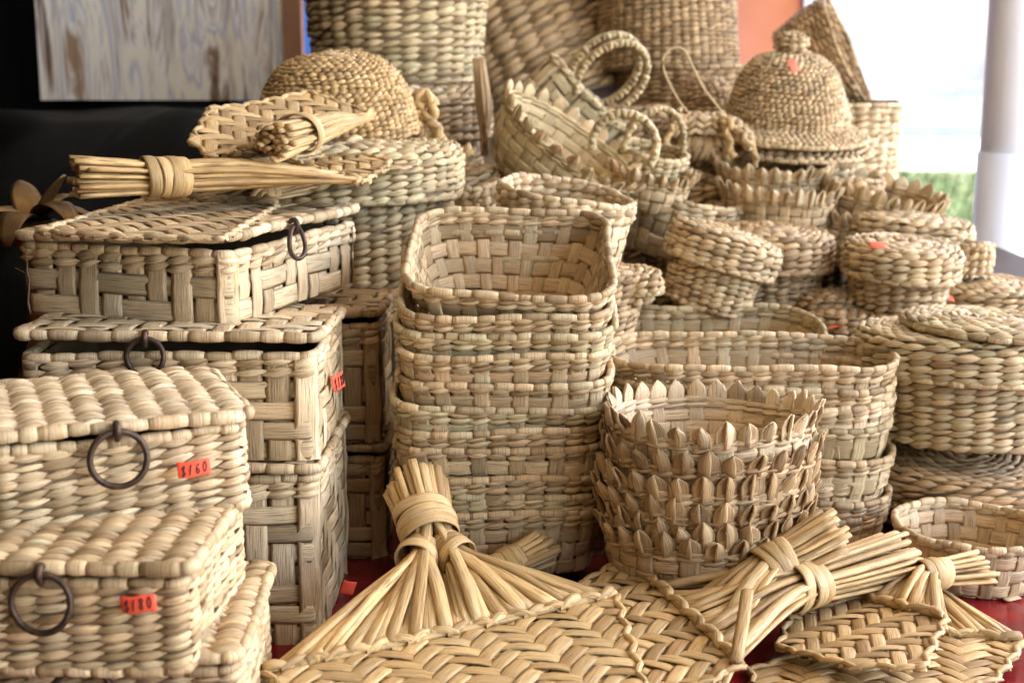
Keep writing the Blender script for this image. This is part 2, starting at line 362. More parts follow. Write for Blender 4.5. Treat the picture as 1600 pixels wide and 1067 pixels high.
# ---- flat mats clipped to a convex outline
def clip_line(poly, p, d):
    t0, t1 = -1e9, 1e9; m = len(poly); c = poly.mean(0)
    for i in range(m):
        a, b = poly[i], poly[(i + 1) % m]; nn = np.array([-(b - a)[1], (b - a)[0]])
        if np.dot(nn, c - a) < 0: nn = -nn
        den = np.dot(nn, d); num = np.dot(nn, a - p)
        if abs(den) < 1e-12:
            if num > 0: return None
            continue
        t = num / den
        if den > 0: t0 = max(t0, t)
        else: t1 = min(t1, t)
    return (t0, t1) if t1 - t0 > 1e-3 else None
def mat_strips(poly, ang, pitch, amp=.0011, twill=True, zf=None, wf=.93, th=.0008):
    poly = np.asarray(poly, float); out = []
    d = [np.array([np.cos(q), np.sin(q)]) for q in ang]; p = [np.array([-v[1], v[0]]) for v in d]
    for fam in (0, 1):
        D, Pn, O = d[fam], p[fam], p[1 - fam]; q = poly @ Pn
        for i in range(int(np.floor(q.min() / pitch)), int(np.ceil(q.max() / pitch)) + 1):
            jit = rng.normal(0, .03); base = Pn * (i + jit) * pitch; c = clip_line(poly, base, D)
            if c is None: continue
            rate = np.dot(D, O) / pitch; g0 = np.dot(base, O) / pitch
            v0, v1 = sorted((g0 + rate * c[0], g0 + rate * c[1]))
            v = np.concatenate([[v0], np.arange(np.ceil(v0 * 2) / 2, v1, .5), [v1]]); l = (v - g0) / rate
            lo, hi = np.floor(v + 1e-6).astype(int), np.ceil(v - 1e-6).astype(int)
            sg = lambda jj: (flat_sign(i, jj, True) if twill else flat_sign(i, jj, False)) * (1 if fam == 0 else -1)
            if twill and fam == 1: sg = lambda jj: -flat_sign(jj, i, True)
            off = amp * (sg(lo) + sg(hi)) / 2
            xy = base[None] + l[:, None] * D; z = off if zf is None else off + zf(xy[:, 0], xy[:, 1])
            C = np.concatenate([xy, z[:, None]], 1)
            Bv = np.tile(np.array([*Pn, 0.]), (len(v), 1)); Nv = np.tile(np.array([0, 0, 1.]), (len(v), 1))
            roll = rng.normal(0, .06); Nv = Nv + Bv * roll; Bv = Bv - np.array([0, 0, 1.]) * roll
            wv = pitch * .5 * wf * (1 + rng.normal(0, .05)) * (1 - .08 * (off < 0)); out.append(tubes(C[None], Nv[None], Bv[None], wv[None], th, 6, cap=True, e=.75))
    return out
def braid(P, step, w, th, up=(0, 0, 1), slant=.6):
    """plaited edge: two interleaved rows of slanted floats along a polyline."""
    P = np.array([tuple(p) for p in P], float); l = np.concatenate([[0], np.cumsum(np.linalg.norm(np.diff(P, axis=0), axis=1))])
    n = max(3, int(l[-1] / step)); K = 5; a = np.linspace(-.8, .8, K); out = []
    pf = np.array([.25, .8, 1, .8, .25])
    u = (np.arange(n)[:, None] + .5 + a[None]) * (l[-1] / n); u = np.clip(u, 0, l[-1])
    C = np.stack([np.interp(u, l, P[:, c]) for c in range(3)], -1)
    T = np.stack([np.interp(np.clip(u + 1e-3, 0, l[-1]), l, P[:, c]) - np.interp(np.clip(u - 1e-3, 0, l[-1]), l, P[:, c]) for c in range(3)], -1); T = unit(T)
    U3 = np.broadcast_to(np.array(up, float), T.shape); B = unit(np.cross(U3, T)); Nn = unit(np.cross(T, B))
    sg = np.where(np.arange(n) % 2 == 0, 1., -1.)[:, None]; j = rng.normal(0, 1, (n, 1))
    lat = sg * (a / .8 * slant)[None] * w; h = th * (.9 * np.cos(a / .8 * 1.4) - .1)[None] * (1 + .15 * j)
    out.append(tubes(C + B * lat[..., None] + Nn * h[..., None], Nn, B, w * .55 * pf[None] * (1 + .1 * j), th * (.4 + .6 * pf)[None], 6, cap=False))
    return merge(out)
def ring_band(c, ax, r, w, th, K=28, tilt=0., sq=1.0, ref=(0, 0, 1)):
    ax = unit(np.array(ax, float)); x = np.cross(ax, ref); x = unit(x if np.linalg.norm(x) > .05 else np.cross(ax, [1, 0, 0])); y = np.cross(ax, x)
    q = np.arange(K) / K * 2 * np.pi; rad = np.cos(q)[:, None] * x + np.sin(q)[:, None] * y * sq
    C = np.array(c, float) + rad * r * (1 + .03 * np.sin(3 * q + tilt * 9))[:, None] + ax * (tilt * r * np.cos(q + tilt * 5))[:, None]
    Nn = unit(rad); B = np.tile(ax, (K, 1))
    return tubes(C[None], Nn[None], B[None], w, th, 6, cap=False, close=True, e=.7)

# ================================================================== THE PLACE
GZ = -.76
def sheet(name, x0, x1, y0, y1, z, mat, n=1):
    xs, ys = np.linspace(x0, x1, n + 1), np.linspace(y0, y1, n + 1); X, Y = np.meshgrid(xs, ys, indexing='ij')
    V = np.stack([X, Y, np.full_like(X, z)], -1).reshape(-1, 3); i = np.arange((n + 1) ** 2).reshape(n + 1, n + 1)
    F = np.stack([i[:-1, :-1], i[1:, :-1], i[1:, 1:], i[:-1, 1:]], -1).reshape(-1, 4); return mesh(name, (V, F, V[:, :2].copy()), mat)
solo('ground', sheet('ground', -120, 120, -120, 160, GZ, 'sand'), kind='structure')
gm = sheet('grass_verge', 1.0, 11.0, 6.5, 16.0, GZ + .006, 'grass', 1); solo('lawn', gm, kind='structure')
gn = 12000; gx = rng.uniform(1.4, 7.5, gn); gy = rng.uniform(6.6, 17.5 + 0 * gx, gn); keep = (gy < 15.6 + .8 * np.sin(gx * 2.2)); gx, gy = gx[keep], gy[keep]; gn = len(gx)
gh = rng.uniform(.04, .12, gn); ga = rng.uniform(0, 6.28, gn); ln = rng.normal(0, .04, (gn, 2))
GC = np.stack([np.stack([gx + ln[:, 0] * q, gy + ln[:, 1] * q, GZ + gh * q + .004], -1) for q in (0., .6, 1.)], 1)
GB = np.tile(np.stack([np.cos(ga), np.sin(ga), 0 * ga], -1)[:, None], (1, 3, 1)); GN = np.tile(np.stack([-np.sin(ga), np.cos(ga), 0 * ga], -1)[:, None], (1, 3, 1))
solo('grass', mesh('grass', tubes(GC, GN, GB, np.array([.008, .006, .001])[None], .001, 4, cap=False), 'grass'), 'short green grass growing beyond the white pipes', 'grass', 'stuff')
# far whitewashed wall with a wire fence before it
wl = thing('boundary_wall', 'sunlit whitewashed boundary wall far beyond the grass', 'wall')
put([('wall_face', mesh('wall_face', box_geo(-4, 22, 24, 24.3, GZ, 3.2), 'white_wall', False)), ('coping', mesh('coping', box_geo(-4, 22, 23.94, 24.36, 3.2, 3.3), 'white_wall', False)),
     ('plinth', mesh('plinth', box_geo(-4, 22, 23.9, 23.997, GZ, -.1), 'white_wall', False))], wl)
fe = thing('wire_fence', 'thin wire fence strung across the bright yard', 'fence')
put([('fence_post', mesh('fence_post', rope([(x, 15, GZ), (x, 15, 1.3)], .03, 4, 8), 'wire')) for x in (2.2, 5.0, 7.8, 10.6)] +
    [('wire', mesh('wire', rope([(2.2, 15, z), (5, 15, z - .02), (7.8, 15, z), (10.6, 15, z - .02)], .012, 12, 6), 'wire')) for z in (-.2, .22, .64, 1.1)], fe)

# the market stall: canopy, pipes, back cloths
def wavy_sheet(nx, ny, f, mat, name, th=.003):
    u, v = np.meshgrid(np.linspace(0, 1, nx), np.linspace(0, 1, ny), indexing='ij'); P = f(u, v); P2 = P + np.array([0, .0, th]) if name == 'roof_cloth' else P + np.array([0, th, 0])
    n = nx * ny; i = np.arange(n).reshape(nx, ny); F = np.stack([i[:-1, :-1], i[1:, :-1], i[1:, 1:], i[:-1, 1:]], -1).reshape(-1, 4)
    V = P.reshape(-1, 3); return mesh(name, (V, F, np.stack([u, v], -1).reshape(-1, 2)), mat)
cn = thing('market_canopy', 'cream cloth canopy with purple valance over the stall', 'canopy')
put([('roof_cloth', wavy_sheet(40, 40, lambda u, v: np.stack([-2.4 + 4.5 * u, -2.0 + 4.9 * v, 1.62 - .10 * np.sin(u * 9.42) ** 2 + .35 * np.sin(v * 3.14)], -1), 'canopy_cloth', 'roof_cloth')),
     ('valance', wavy_sheet(60, 4, lambda u, v: np.stack([1.0 + 1.1 * u, 2.9 + .015 * np.sin(u * 20), .512 + 1.0 * v + .006 * np.sin(u * 33)], -1), 'purple', 'valance'))], cn)
for i, (px, Y, r, lab) in enumerate(((1559, 2.15, .0365, 'thick white plastic pipe with a coupling joint holding up the stall'), (1618, 2.2, .035, 'white plastic pipe standing close behind the jointed pipe'))):
    p = at(px, 400, Y); jz = at(px, 238, Y).z
    t = thing('canopy_pipe', lab, 'pipe', Matrix.Translation((p.x, p.y, GZ)))
    put([('lower_pipe', mesh('lower_pipe', rope([(0, 0, 0), (0, 0, jz - GZ)], r * 1.09, 3, 24), 'pvc')), ('upper_pipe', mesh('upper_pipe', rope([(0, 0, jz - GZ), (0, 0, 1.72 - GZ)], r, 3, 24), 'pvc'))], t)
solo('front_light_blocker', wavy_sheet(60, 6, lambda u, v: np.stack([-2.4 + 3.6 * u, -1.55 + .04 * np.sin(u * 40), GZ + 2.4 * v], -1), 'dark_wood', 'front_light_blocker'), 'unseen brown cloth added behind the camera to block front light', 'cloth')  # added out of view: holds back front light, leaving the right side open
# dark cloth behind the left half, blue tarp, orange wall
solo('back_cloth', wavy_sheet(60, 6, lambda u, v: np.stack([-2.4 + 1.88 * u, 2.72 + .03 * np.sin(u * 40), GZ + 2.5 * v], -1), 'black_cloth', 'back_cloth'), 'black cloth hung behind the painting', 'cloth')
solo('side_shade_cloth', wavy_sheet(60, 6, lambda u, v: np.stack([-1.25 + .03 * np.sin(u * 44), -2.0 + 4.75 * u, GZ + 2.5 * v], -1), 'black_cloth', 'side_shade_cloth'), 'unseen black cloth at the left, lengthened forward to block light', 'cloth')  # left wall cloth out of view, lengthened forward to block light
solo('blue_tarp', wavy_sheet(50, 6, lambda u, v: np.stack([-.95 + 1.4 * u, 2.95 + .03 * np.sin(u * 30 + 2 * v), GZ + 2.3 * v], -1), 'blue_tarp', 'blue_tarp'), 'bright blue tarpaulin hung behind the large baskets', 'tarp')
ow = thing('orange_panel', 'orange painted panel standing behind the straw hats', 'panel', Matrix.Translation((0, 0, 0)))
put([('board', mesh('board', box_geo(.44, .595, 3.0, 3.04, GZ, 1.3), 'orange_wall', False)), ('edge_strip', mesh('edge_strip', box_geo(.598, .622, 2.99, 3.03, GZ, 1.3), 'pvc', False))], ow)
pp = at(1320, 60, 3.1); solo('tent_post', mesh('tent_post', box_geo(pp.x - .028, pp.x + .028, 3.07, 3.12, GZ, 1.55), 'grey_green', False), 'pale grey green post beside the orange panel', 'post')

# the table
tb = thing('display_table', 'glossy red table top under the basketry', 'table')
put([('table_top', mesh('table_top', box_geo(-1.0, .95, .52, 2.25, -.03, 0), 'table_red', False))] +
    [('leg', mesh('leg', box_geo(x - .025, x + .025, y - .025, y + .025, GZ, -.031), 'dark_wood', False)) for x in (-.95, .9) for y in (.6, 2.2)], tb)
rs = thing('display_step', 'dark wooden step raising the rear baskets', 'step')
put([('step_top', mesh('step_top', box_geo(.10, .72, 1.395, 2.2, .128, .14), 'dark_wood', False)), ('step_front', mesh('step_front', box_geo(.11, .71, 1.405, 1.417, 0, .1278), 'dark_wood', False)),
     ('step_side', mesh('step_side', box_geo(.11, .122, 1.418, 2.19, 0, .1278), 'dark_wood', False)), ('step_side', mesh('step_side', box_geo(.698, .71, 1.418, 2.19, 0, .1278), 'dark_wood', False))], rs)

# painting on a shelf covered in black plastic
a0, a1 = at(64, 158, 2.4), at(446, 158, 2.4); zb = a0.z
pt = thing('painting', 'unframed-looking abstract painting of pale bark streaks above black plastic', 'painting', Matrix.Translation((0, 2.4, zb)))
pt['label'] = 'painting of pale brown and blue bark streaks above the black plastic'
put([('canvas', mesh('canvas', box_geo(a0.x, a1.x, 0, .02, 0.001, .62), 'painted_canvas', False)), ('frame_side', mesh('frame_side', box_geo(a1.x + .0005, a1.x + .03, -.006, .03, 0, .64), 'frame_wood', False)),
     ('frame_side', mesh('frame_side', box_geo(a0.x - .03, a0.x - .0005, -.006, .03, 0, .64), 'black_cloth', False))], pt)
def plastic(u, v):
    x = -1.15 + .98 * u; y = 1.62 + .9 * v; z = (zb - .012) - .20 * np.clip((.45 - v) / .45, 0, 1) ** 1.5
    z = z + .010 * np.sin(23 * u + 9 * v) * np.clip(1.2 - v, 0, 1) + .012 * np.sin(41 * u - 17 * v + 2 * np.sin(9 * u)) * np.clip(.75 - v, 0, 1)
    return np.stack([x, y, np.where(v < .01, 0.002, z)], -1)
solo('plastic_sheet', wavy_sheet(90, 60, plastic, 'black_plastic', 'plastic_sheet'), 'crumpled black plastic sheet heaped below the painting', 'plastic sheet')

# gilded candlestick at the far left
def leaf_curl(base, d, L, wd, curl):
    d = unit(np.array([*d, 0.])); K = 14; q = np.linspace(0, 1, K); ang = 1.25 - curl * q
    seg = L / K; xy = np.cumsum(np.cos(ang)) * seg; zz = np.cumsum(np.sin(ang)) * seg
    C = np.array(base)[None] + d[None] * xy[:, None] + np.array([0, 0, 1.])[None] * zz[:, None]
    T, n, b = frames(C, up=tuple(np.cross(d, [0, 0, 1.]) + .001)); b2 = np.tile(np.cross(d, [0, 0, 1.]), (K, 1)); n2 = unit(np.cross(T, b2))
    return tubes(C[None], n2[None], b2[None], (wd * np.sin(np.clip(q * 2.7 + .35, 0, 3.1)) ** .7 + .0015)[None], .0012 + .0008 * np.sin(q * 3.1), 10, crease=.55)
gp = at(52, 345, 1.22)
gd = thing('candlestick', 'gilded candlestick with curling leaves behind the boxes', 'candlestick', Matrix.Translation((gp.x, gp.y, 0)))
prof = [(.05, 0), (.05, .012), (.03, .02), (.012, .05), (.020, .10), (.024, .13), (.010, .17), (.009, .24), (.018, .262), (.026, .27), (.016, .275)]
SP = Surf(1, 1, prof, wob=0.0); gsp = [('stem', mesh('stem', lining(SP, 0, 1, 0, 28, 60), 'gold'))]
for q, L, wd, cu in ((10, .11, .016, 2.6), (62, .085, .012, 1.4), (120, .09, .016, 1.0), (165, .12, .02, 2.9), (210, .13, .022, 3.0), (262, .10, .018, 2.7), (318, .12, .017, 2.2), (345, .085, .013, .5)):
    gsp.append(('leaf', mesh('leaf', leaf_curl((0, 0, .262), (math.cos(R(q)), math.sin(R(q))), L * .72, wd * .72, cu), 'gold')))
put(gsp, gd)

# ------------------------------------------------------------------ rings, tags
def iron_ring(rad, th=.0019):
    q = np.arange(40) / 40 * 2 * np.pi; C = np.stack([rad * np.cos(q), .0 * q + .0008 * np.sin(2 * q), rad * np.sin(q) - rad], -1)
    Nn = np.stack([np.cos(q), 0 * q, np.sin(q)], -1); B = np.tile([0, 1., 0], (40, 1))
    return mesh('ring_handle', tubes(C[None], Nn[None], B[None], th, th, 8, close=True, cap=False), 'iron')
def clasp(sz=.004):
    return mesh('clasp', merge([rope([(0, .004, .002), (0, -.002, .0045), (0, -.0045, .001), (0, -.003, -.004), (0, .0005, -.005)], [sz * .45, sz * .55, sz * .6, sz * .5, sz * .35], 12, 8, up=(1, 0, 0))]), 'iron')
GLY = {'$': [[(.8, .8), (.5, .92), (.2, .75), (.5, .5), (.8, .28), (.5, .08), (.15, .2)], [(.62, 1.08), (.38, -.1)]], '1': [[(.55, 1), (.42, .5), (.32, 0)]],
       '6': [[(.8, .95), (.4, .7), (.2, .3), (.4, .02), (.75, .15), (.72, .42), (.3, .4)]], '8': [[(.6, .5), (.25, .75), (.5, 1), (.8, .8), (.5, .5), (.2, .22), (.5, 0), (.75, .2), (.55, .5)]],
       '0': [[(.5, 1), (.2, .6), (.3, .1), (.6, .02), (.85, .45), (.75, .9), (.45, .98)]]}
def tag_specs(text, w=.0185, h=.0095, blank=False):
    K = 12; x = np.linspace(-w / 2, w / 2, K); C = np.stack([x, -.0005 - .0012 * np.sin((x / w + .5) * 3.14) + 0 * x, .0003 * np.sin(x * 500)], -1)
    g = tubes(C[None], np.tile([0, -1., 0], (1, K, 1)), np.tile([0, 0, 1.], (1, K, 1)), h / 2, .00025, 6, e=.25)
    sp = [('card', mesh('card', g, 'tag'))]
    if text:
        cw = w * .86 / len(text); st = []
        for i, ch in enumerate(text):
            for line in GLY[ch]:
                P = [(-w * .43 + cw * (i + .08 + .84 * (px * .85 + .12 * py)), -.0012 - .0012 * math.sin((i + .5) / len(text) * 3.14), (py - .5) * h * .62 + .0004 * (i - 1.5)) for px, py in line]
                st.append(rope(P, .00032, max(6, len(P) * 4), 5, up=(0, 1, .01)))
        sp.append(('writing', mesh('writing', merge(st), 'ink')))
    return sp
def tag(label, text, M, w=.0185, h=.0095): return spawn('price_tag', label, 'price tag', tag_specs(text, w, h), M)

# ------------------------------------------------------------------ boxes with hinged lids
def box_specs(w, d, h, style, mat, lid_h=.011, lid_open=(0, 0), ring=None, cols=.0155, rowh=.0052, lid_style='T', ringr=.0155, bottom_wrap=True):
    """origin: centre of the base. style T = all plump rows, F = broad flat strips with a plump collar."""
    a, b = w / 2, d / 2; S = Surf(a, b, [(1, 0), (1.0, h)], r=.009, wob=.0009); n = int(round(S.per / cols / 4)) * 4; sp = []
    if style == 'T':
        sp += weave(S, n, [('T', .02, .97, max(3, int(h / rowh)))], mat, rim=(int(n * 1.15), .0036, .0036), base=True)
        if bottom_wrap: sp.append(('bottom_binding', mesh('bottom_binding', wrap_row(S, 0.0, n, .0036, .0036), mat)))
    else:
        tc = 1 - .014 / h; nf = max(2, int(round((h - .014) / .0155))); n = int(round(S.per / .0185 / 4)) * 4
        sp += weave(S, n, [('W', .0, tc - .03, nf), ('T', tc, .98, 2)], mat, rim=(n, .0036, .0034), base=True)
        sp.append(('dark_lining', mesh('dark_lining', lining(S, 0, .96, -.004), 'lining')))  # dark sheet behind the strips, its colour standing in for shade in the gaps
    # lid
    e = .003; LA = Plane(-a - e, a + e, -b - e, b + e, .0035, .003); fr = Surf(a + e, b + e, [(1, 0), (1, .004)], r=.008, wob=.0006)
    edge = wrap_row(fr, .5, int(n * 1.1), .0042, .0040); kids = []
    if lid_style == 'T':
        nr = int((d + 2 * e) / rowh * .92); nc = max(4, int(round(w / cols)))
        for i in range(nr): kids.append(('weaver', mesh('weaver', twine_row(LA, (i + .5) / nr, nc, (d + 2 * e) / nr, closed=False), mat)))
    else:
        poly = np.array([(-a, -b), (a, -b), (a, b), (-a, b)])
        for g in mat_strips(poly, (R(3), R(92)), .0165, .0014, True, zf=lambda x, y: .004 + 0 * x): kids.append(('strip', mesh('strip', g, mat)))
    kids.append(('underside', mesh('underside', box_geo(-a, a, -b, b, -.001, .001), 'lining', False)))
    if ring is not None:
        rm = Matrix.Translation((ring, -b - e - .0045, .001))
        kids.append(('ring_handle', iron_ring(ringr), rm @ Matrix.Translation((0, -.002, .0)) @ Matrix.Rotation(R(-6), 4, 'X')))
        kids.append(('clasp', clasp(), rm))
    lm = Matrix.Translation((0, b, h + .0065)) @ Matrix.Rotation(R(lid_open[0]), 4, 'X') @ Matrix.Rotation(R(lid_open[1]), 4, 'Y') @ Matrix.Translation((0, -b, 0))
    sp.append(('lid', mesh('lid', edge, mat), lm, None, kids)); return sp
BG = 'lidded straw boxes stacked at the left'
# bottom box and the two tagged boxes in front
spawn('lidded_box', 'straw box at the bottom of the stack under the $180 box', 'box', box_specs(.138, .14, .079, 'T', 'straw', ring=-.01), TR((-.222, .79, .004), 2), BG)
spawn('lidded_box', 'plump woven straw box with an orange $180 tag and iron ring', 'box', box_specs(.140, .13, .049, 'T', 'straw', ring=-.003), TR((-.238, .772, .0905), -2), BG)
spawn('lidded_box', 'plump woven straw box with an orange $160 tag, topmost of the front stack', 'box', box_specs(.138, .125, .046, 'T', 'straw_pale', ring=-.004), TR((-.243, .835, .1515), 22), BG)
# taller column behind, broad flat strips
spawn('lidded_box', 'tall flat-strip straw box carrying the open box above a red tag', 'box', box_specs(.20, .15, .122, 'F', 'straw_pale', lid_style='F'), TR((-.236, 1.028, 0), 0), BG)
spawn('lidded_box', 'flat-strip straw box with its lid ajar and a thin iron ring', 'box', box_specs(.20, .15, .073, 'F', 'straw_pale', lid_style='F', lid_open=(-2.4, .9), ring=-.012, ringr=.0125), TR((-.236, 1.028, .136), 0), BG)
spawn('lidded_box', 'turned straw box under the straw hand fans, iron ring on its long side', 'box',
      box_specs(.215, .170, .05, 'F', 'straw_pale', lid_style='F', lid_open=(-1.5, 0), ring=-.02, ringr=.0125), TR((-.248, 1.120, .2235), 72), BG)
spawn('lidded_box', 'shaded straw box on top of the dark column behind the tall box', 'box', box_specs(.10, .13, .095, 'F', 'straw_brown_shade', lid_style='F', lid_open=(-2, 0)), TR((-.160, 1.20, .100), 0), BG)
spawn('lidded_box', 'shaded straw box at the bottom of the dark column behind the tall box', 'box', box_specs(.10, .13, .086, 'F', 'straw_brown_shade', lid_style='F'), TR((-.158, 1.20, 0), 0), BG)
# tags on the boxes
tag('orange tag reading $160 on the topmost front box', '$160', TR(at(303, 731, .775), 22, 0, -4))
tag('red orange tag reading $180 on the middle front box', '$180', TR(at(217, 942, .699), -2, 0, -6))
tag('orange tag on the side of the box with its lid ajar', '$180', TR((-.1275, 1.015, at(524, 596, 1.015).z), 68, 0, -8), .017, .012)
tag('small blank red tag low beside the foot of the tall flat-strip box', '', TR(at(538, 917, 1.02) + Vector((.003, 0, 0)), 15, 0, 20), .010, .011)

# ------------------------------------------------------------------ tall stack of rounded square baskets
ORD = ['topmost', 'second from top', 'third from top', 'fourth from top', 'fifth from top', 'sixth from top', 'seventh from top', 'eighth from top', 'ninth from top', 'tenth from top', 'bottom one']
def tray_specs(a, b, r, h, taper, n, mat, collar=2, fr=4, open_top=True, full=True):
    S = Surf(a, b, [(1 - taper, 0), (1 - taper * .45, h * .45), (1, h)], r=r, wob=.0016)
    tc = 1 - .0052 * collar / S.len - .01
    sp = weave(S, n, [('F', .0, tc, fr), ('T', tc, .985, collar)], mat, rim=(int(n * .95), .0036, .0030), inner=open_top, base=False)
    if full:
        poly = S.f(np.arange(40) / 40, np.zeros(40))[:, :2] * .99
        sp += [('floor_strip', mesh('floor_strip', g, mat)) for g in mat_strips(poly, (R(2), R(91)), .0165, .0013, False, zf=lambda x, y: .0015 + 0 * x)]
    else: sp.append(('base', mesh('base', disc(S, 0), 'lining')))
    return sp
top_sp = tray_specs(.0800, .0785, .03, .066, .27, 40, 'straw', 2, 4)
var = [tray_specs(.0825, .0805, .03, .050, .13, 40, m, c, 3, False, False) for m, c in (('straw', 2), ('straw_green', 2), ('straw', 1))]
rims = [462, 497, 528, 559, 604, 643, 677, 705, 750, 778, 805]; tilts = [17.5, 16.5, 13.5, 10.5, 9, 7.5, 6, 4.5, 3, 1.5, .5]
xs = [797, 791, 789, 788, 787, 784, 783, 782, 781, 780, 779]
for i, (py, tl, px) in enumerate(zip(rims, tilts, xs)):
    p = at(px, py, 1.05); sp = top_sp if i == 0 else var[[0, 1, 0, 2, 1, 0, 2, 0, 1, 0][i - 1]]; hh = .066 if i == 0 else .050
    spawn('square_basket', 'rounded square straw basket, %s of the tall central stack' % ORD[i], 'basket', sp, TRpin((0, -.0795, hh), p, [0, 1.5, -1, 1, -1.5, 1, 0, -1, 1, 0, 0][i], tl, [2.2, 1.5, -.8, .8, 1.0, .6, -.4, .4, .8, 0, 0][i]), 'nested square baskets')

# ------------------------------------------------------------------ stack of long oval baskets at the right
long_sp = [tray_specs(.120, .058, .05, .05, .12, 44, m, c, 2, o, False) for m, c, o in (('straw', 2, True), ('straw', 2, False), ('straw_pale', 2, False), ('straw_green', 1, False))]
for i, py in enumerate([578, 611, 641, 673, 721, 758, 787, 815]):
    p = at(1190 - i * 1.2, py, 1.13)
    spawn('oval_basket', 'long oval straw basket, %s of the stack behind the pointed-rim bowls' % (ORD[i] if i < 7 else 'bottom one'), 'basket', long_sp[0 if i == 0 else [1, 2, 3, 1, 2, 1, 2][i - 1]], TRpin((0, -.058, .05), p, [0, 1, -1, .5, -1, 1, 0, 0][i], [3, 2, 1.5, 1, 1, .5, 0, 0][i], [.6, .5, 0, .5, .4, 0, 0, 0][i]), 'nested long oval baskets')
spawn('oval_basket', 'greenish long oval basket leaning up behind the oval stack', 'basket', tray_specs(.112, .06, .05, .055, .12, 40, 'straw_green', 2, 3, True, True), TRpin((0, .06, .055), at(1085, 478, 1.385), 2, 14, .5))

# ------------------------------------------------------------------ bowls with pointed rims
def petal_mesh(v, w=.0080, L=.0142, mat='straw_brown_shade'):
    r = np.random.default_rng(v); K = 6; q = np.array([-.35, .0, .35, .62, .84, 1.0]); wd = np.array([.9, 1, 1.02, .80, .42, .04]) * w
    C = np.stack([.0008 * r.normal() * q, .0025 * q ** 2 + .0005 * np.sin(q * 5 + v), q * L], -1); n = np.tile([0, 1., 0], (K, 1)); b = np.tile([1., 0, 0], (K, 1))
    g1 = tubes(C[None], n[None], b[None], wd, .0007, 8, e=.8)
    # the folded-over half that makes the point
    s = 1 if v % 2 else -1
    C2 = C + np.stack([s * .30 * wd, .0014 + .0012 * np.sin(np.clip(q, 0, 1) * 3.14), 0 * q], -1); n2 = unit(n + b * s * .55)
    g2 = tubes(C2[None], n2[None], unit(b - n * s * .55)[None], wd * .55, .0008 + .0012 * (wd / w) * .6, 8, e=.9)
    return mesh('petal', merge([g1, g2]), mat)
PET = {m: [petal_mesh(v, mat=m) for v in range(6)] for m in ('straw_brown_shade', 'straw_pale', 'straw')}
def pointed_specs(a, h, n, mat='straw', pm='straw_brown_shade', taper=.22, lean=14, far=False, floor=True, inner=True, ps=1.0):
    S = Surf(a, a, [(1 - taper, 0), (1 - taper * .3, h * .5), (1, h)], wob=.0016); sp = []
    tc = 1 - .0085 / S.len
    sp += weave(S, n, [('F', 0, tc, max(2, int(h / .012))), ('T', tc, 1, 2)], mat, far=far, inner=inner, base=True)
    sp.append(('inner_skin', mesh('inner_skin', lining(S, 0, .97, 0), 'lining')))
    ps_l = []
    for k in range(n):
        P, Nn, Sd, B = S.fr(np.array([(k + .5) / n]), np.array([1.0])); x, y, z = -Sd[0], Nn[0], np.array([0, 0, 1.])
        l = R(lean + random.gauss(0, 7)); y2 = y * math.cos(l) - z * math.sin(l); z2 = z * math.cos(l) + y * math.sin(l); tw = R(random.gauss(0, 9)); x2 = x * math.cos(tw) + y2 * math.sin(tw); y3 = y2 * math.cos(tw) - x * math.sin(tw)
        s = ps * random.uniform(.88, 1.14)
        M = Matrix([[x2[i] * ps, y3[i], z2[i] * s, P[0][i]] for i in range(3)] + [[0, 0, 0, 1]])
        ps_l.append(('petal', random.choice(PET[pm]), M))
    return sp + ps_l
bowl_sp = [pointed_specs(.0765, .05, 30, 'straw_pale', 'straw_pale', .16, 4), pointed_specs(.0770, .042, 30, 'straw', 'straw_brown_shade', .10, 7, floor=False, inner=False), pointed_specs(.0772, .042, 28, 'straw_brown_shade', 'straw_brown_shade', .10, 9, floor=False, inner=False)]
for i, py in enumerate([694, 736, 776, 812, 843, 868]):
    p = at(1134 - i * 2.5, py, .957)
    spawn('pointed_bowl', 'round straw bowl with leaf-point rim, %s of its stack beside the central stack' % (ORD[i] if i < 5 else 'bottom one'), 'bowl', bowl_sp[0 if i == 0 else 1 + i % 2], TR((p.x, p.y + .079, p.z - (.05 if i == 0 else .042)), i * 37, -2 if i == 0 else 0, 0), 'nested bowls with pointed rims')

# ------------------------------------------------------------------ round lidded baskets
def lid_specs(r, skirt, n, mat, far=False, dome=.006, tmax=.97):
    S = Surf(r, r, [(1, 0), (1.0, skirt * .8), (.95, skirt + .001), (.8, skirt + dome * .45), (.45, skirt + dome * .9), (.06, skirt + dome)], wob=.0012)
    nr = max(5, int(S.len / (.0062 if not far else .0075))); g = []
    for i in range(nr):
        t = (i + .5) / nr * tmax; nn = max(7, int(round(n * min(1, float(S.scale(t)))))); g.append(twine_row(S, t, nn, S.len / nr, far=far, phase=i * .37 if float(S.scale(t)) < .95 else 0))
    under = mesh('lid', lining(S, 0, 1, -.0015, 40, 16), 'lining')
    ed = [('lid_edge', mesh('lid_edge', wrap_row(S, .0, n, .0030, .0034), mat))]
    kids = [('weave', mesh('weave', merge(g), mat), None, 'stuff')] if far else [('weaver', mesh('weaver', x, mat)) for x in g]
    return ('lid', under, None, None, kids + ed)
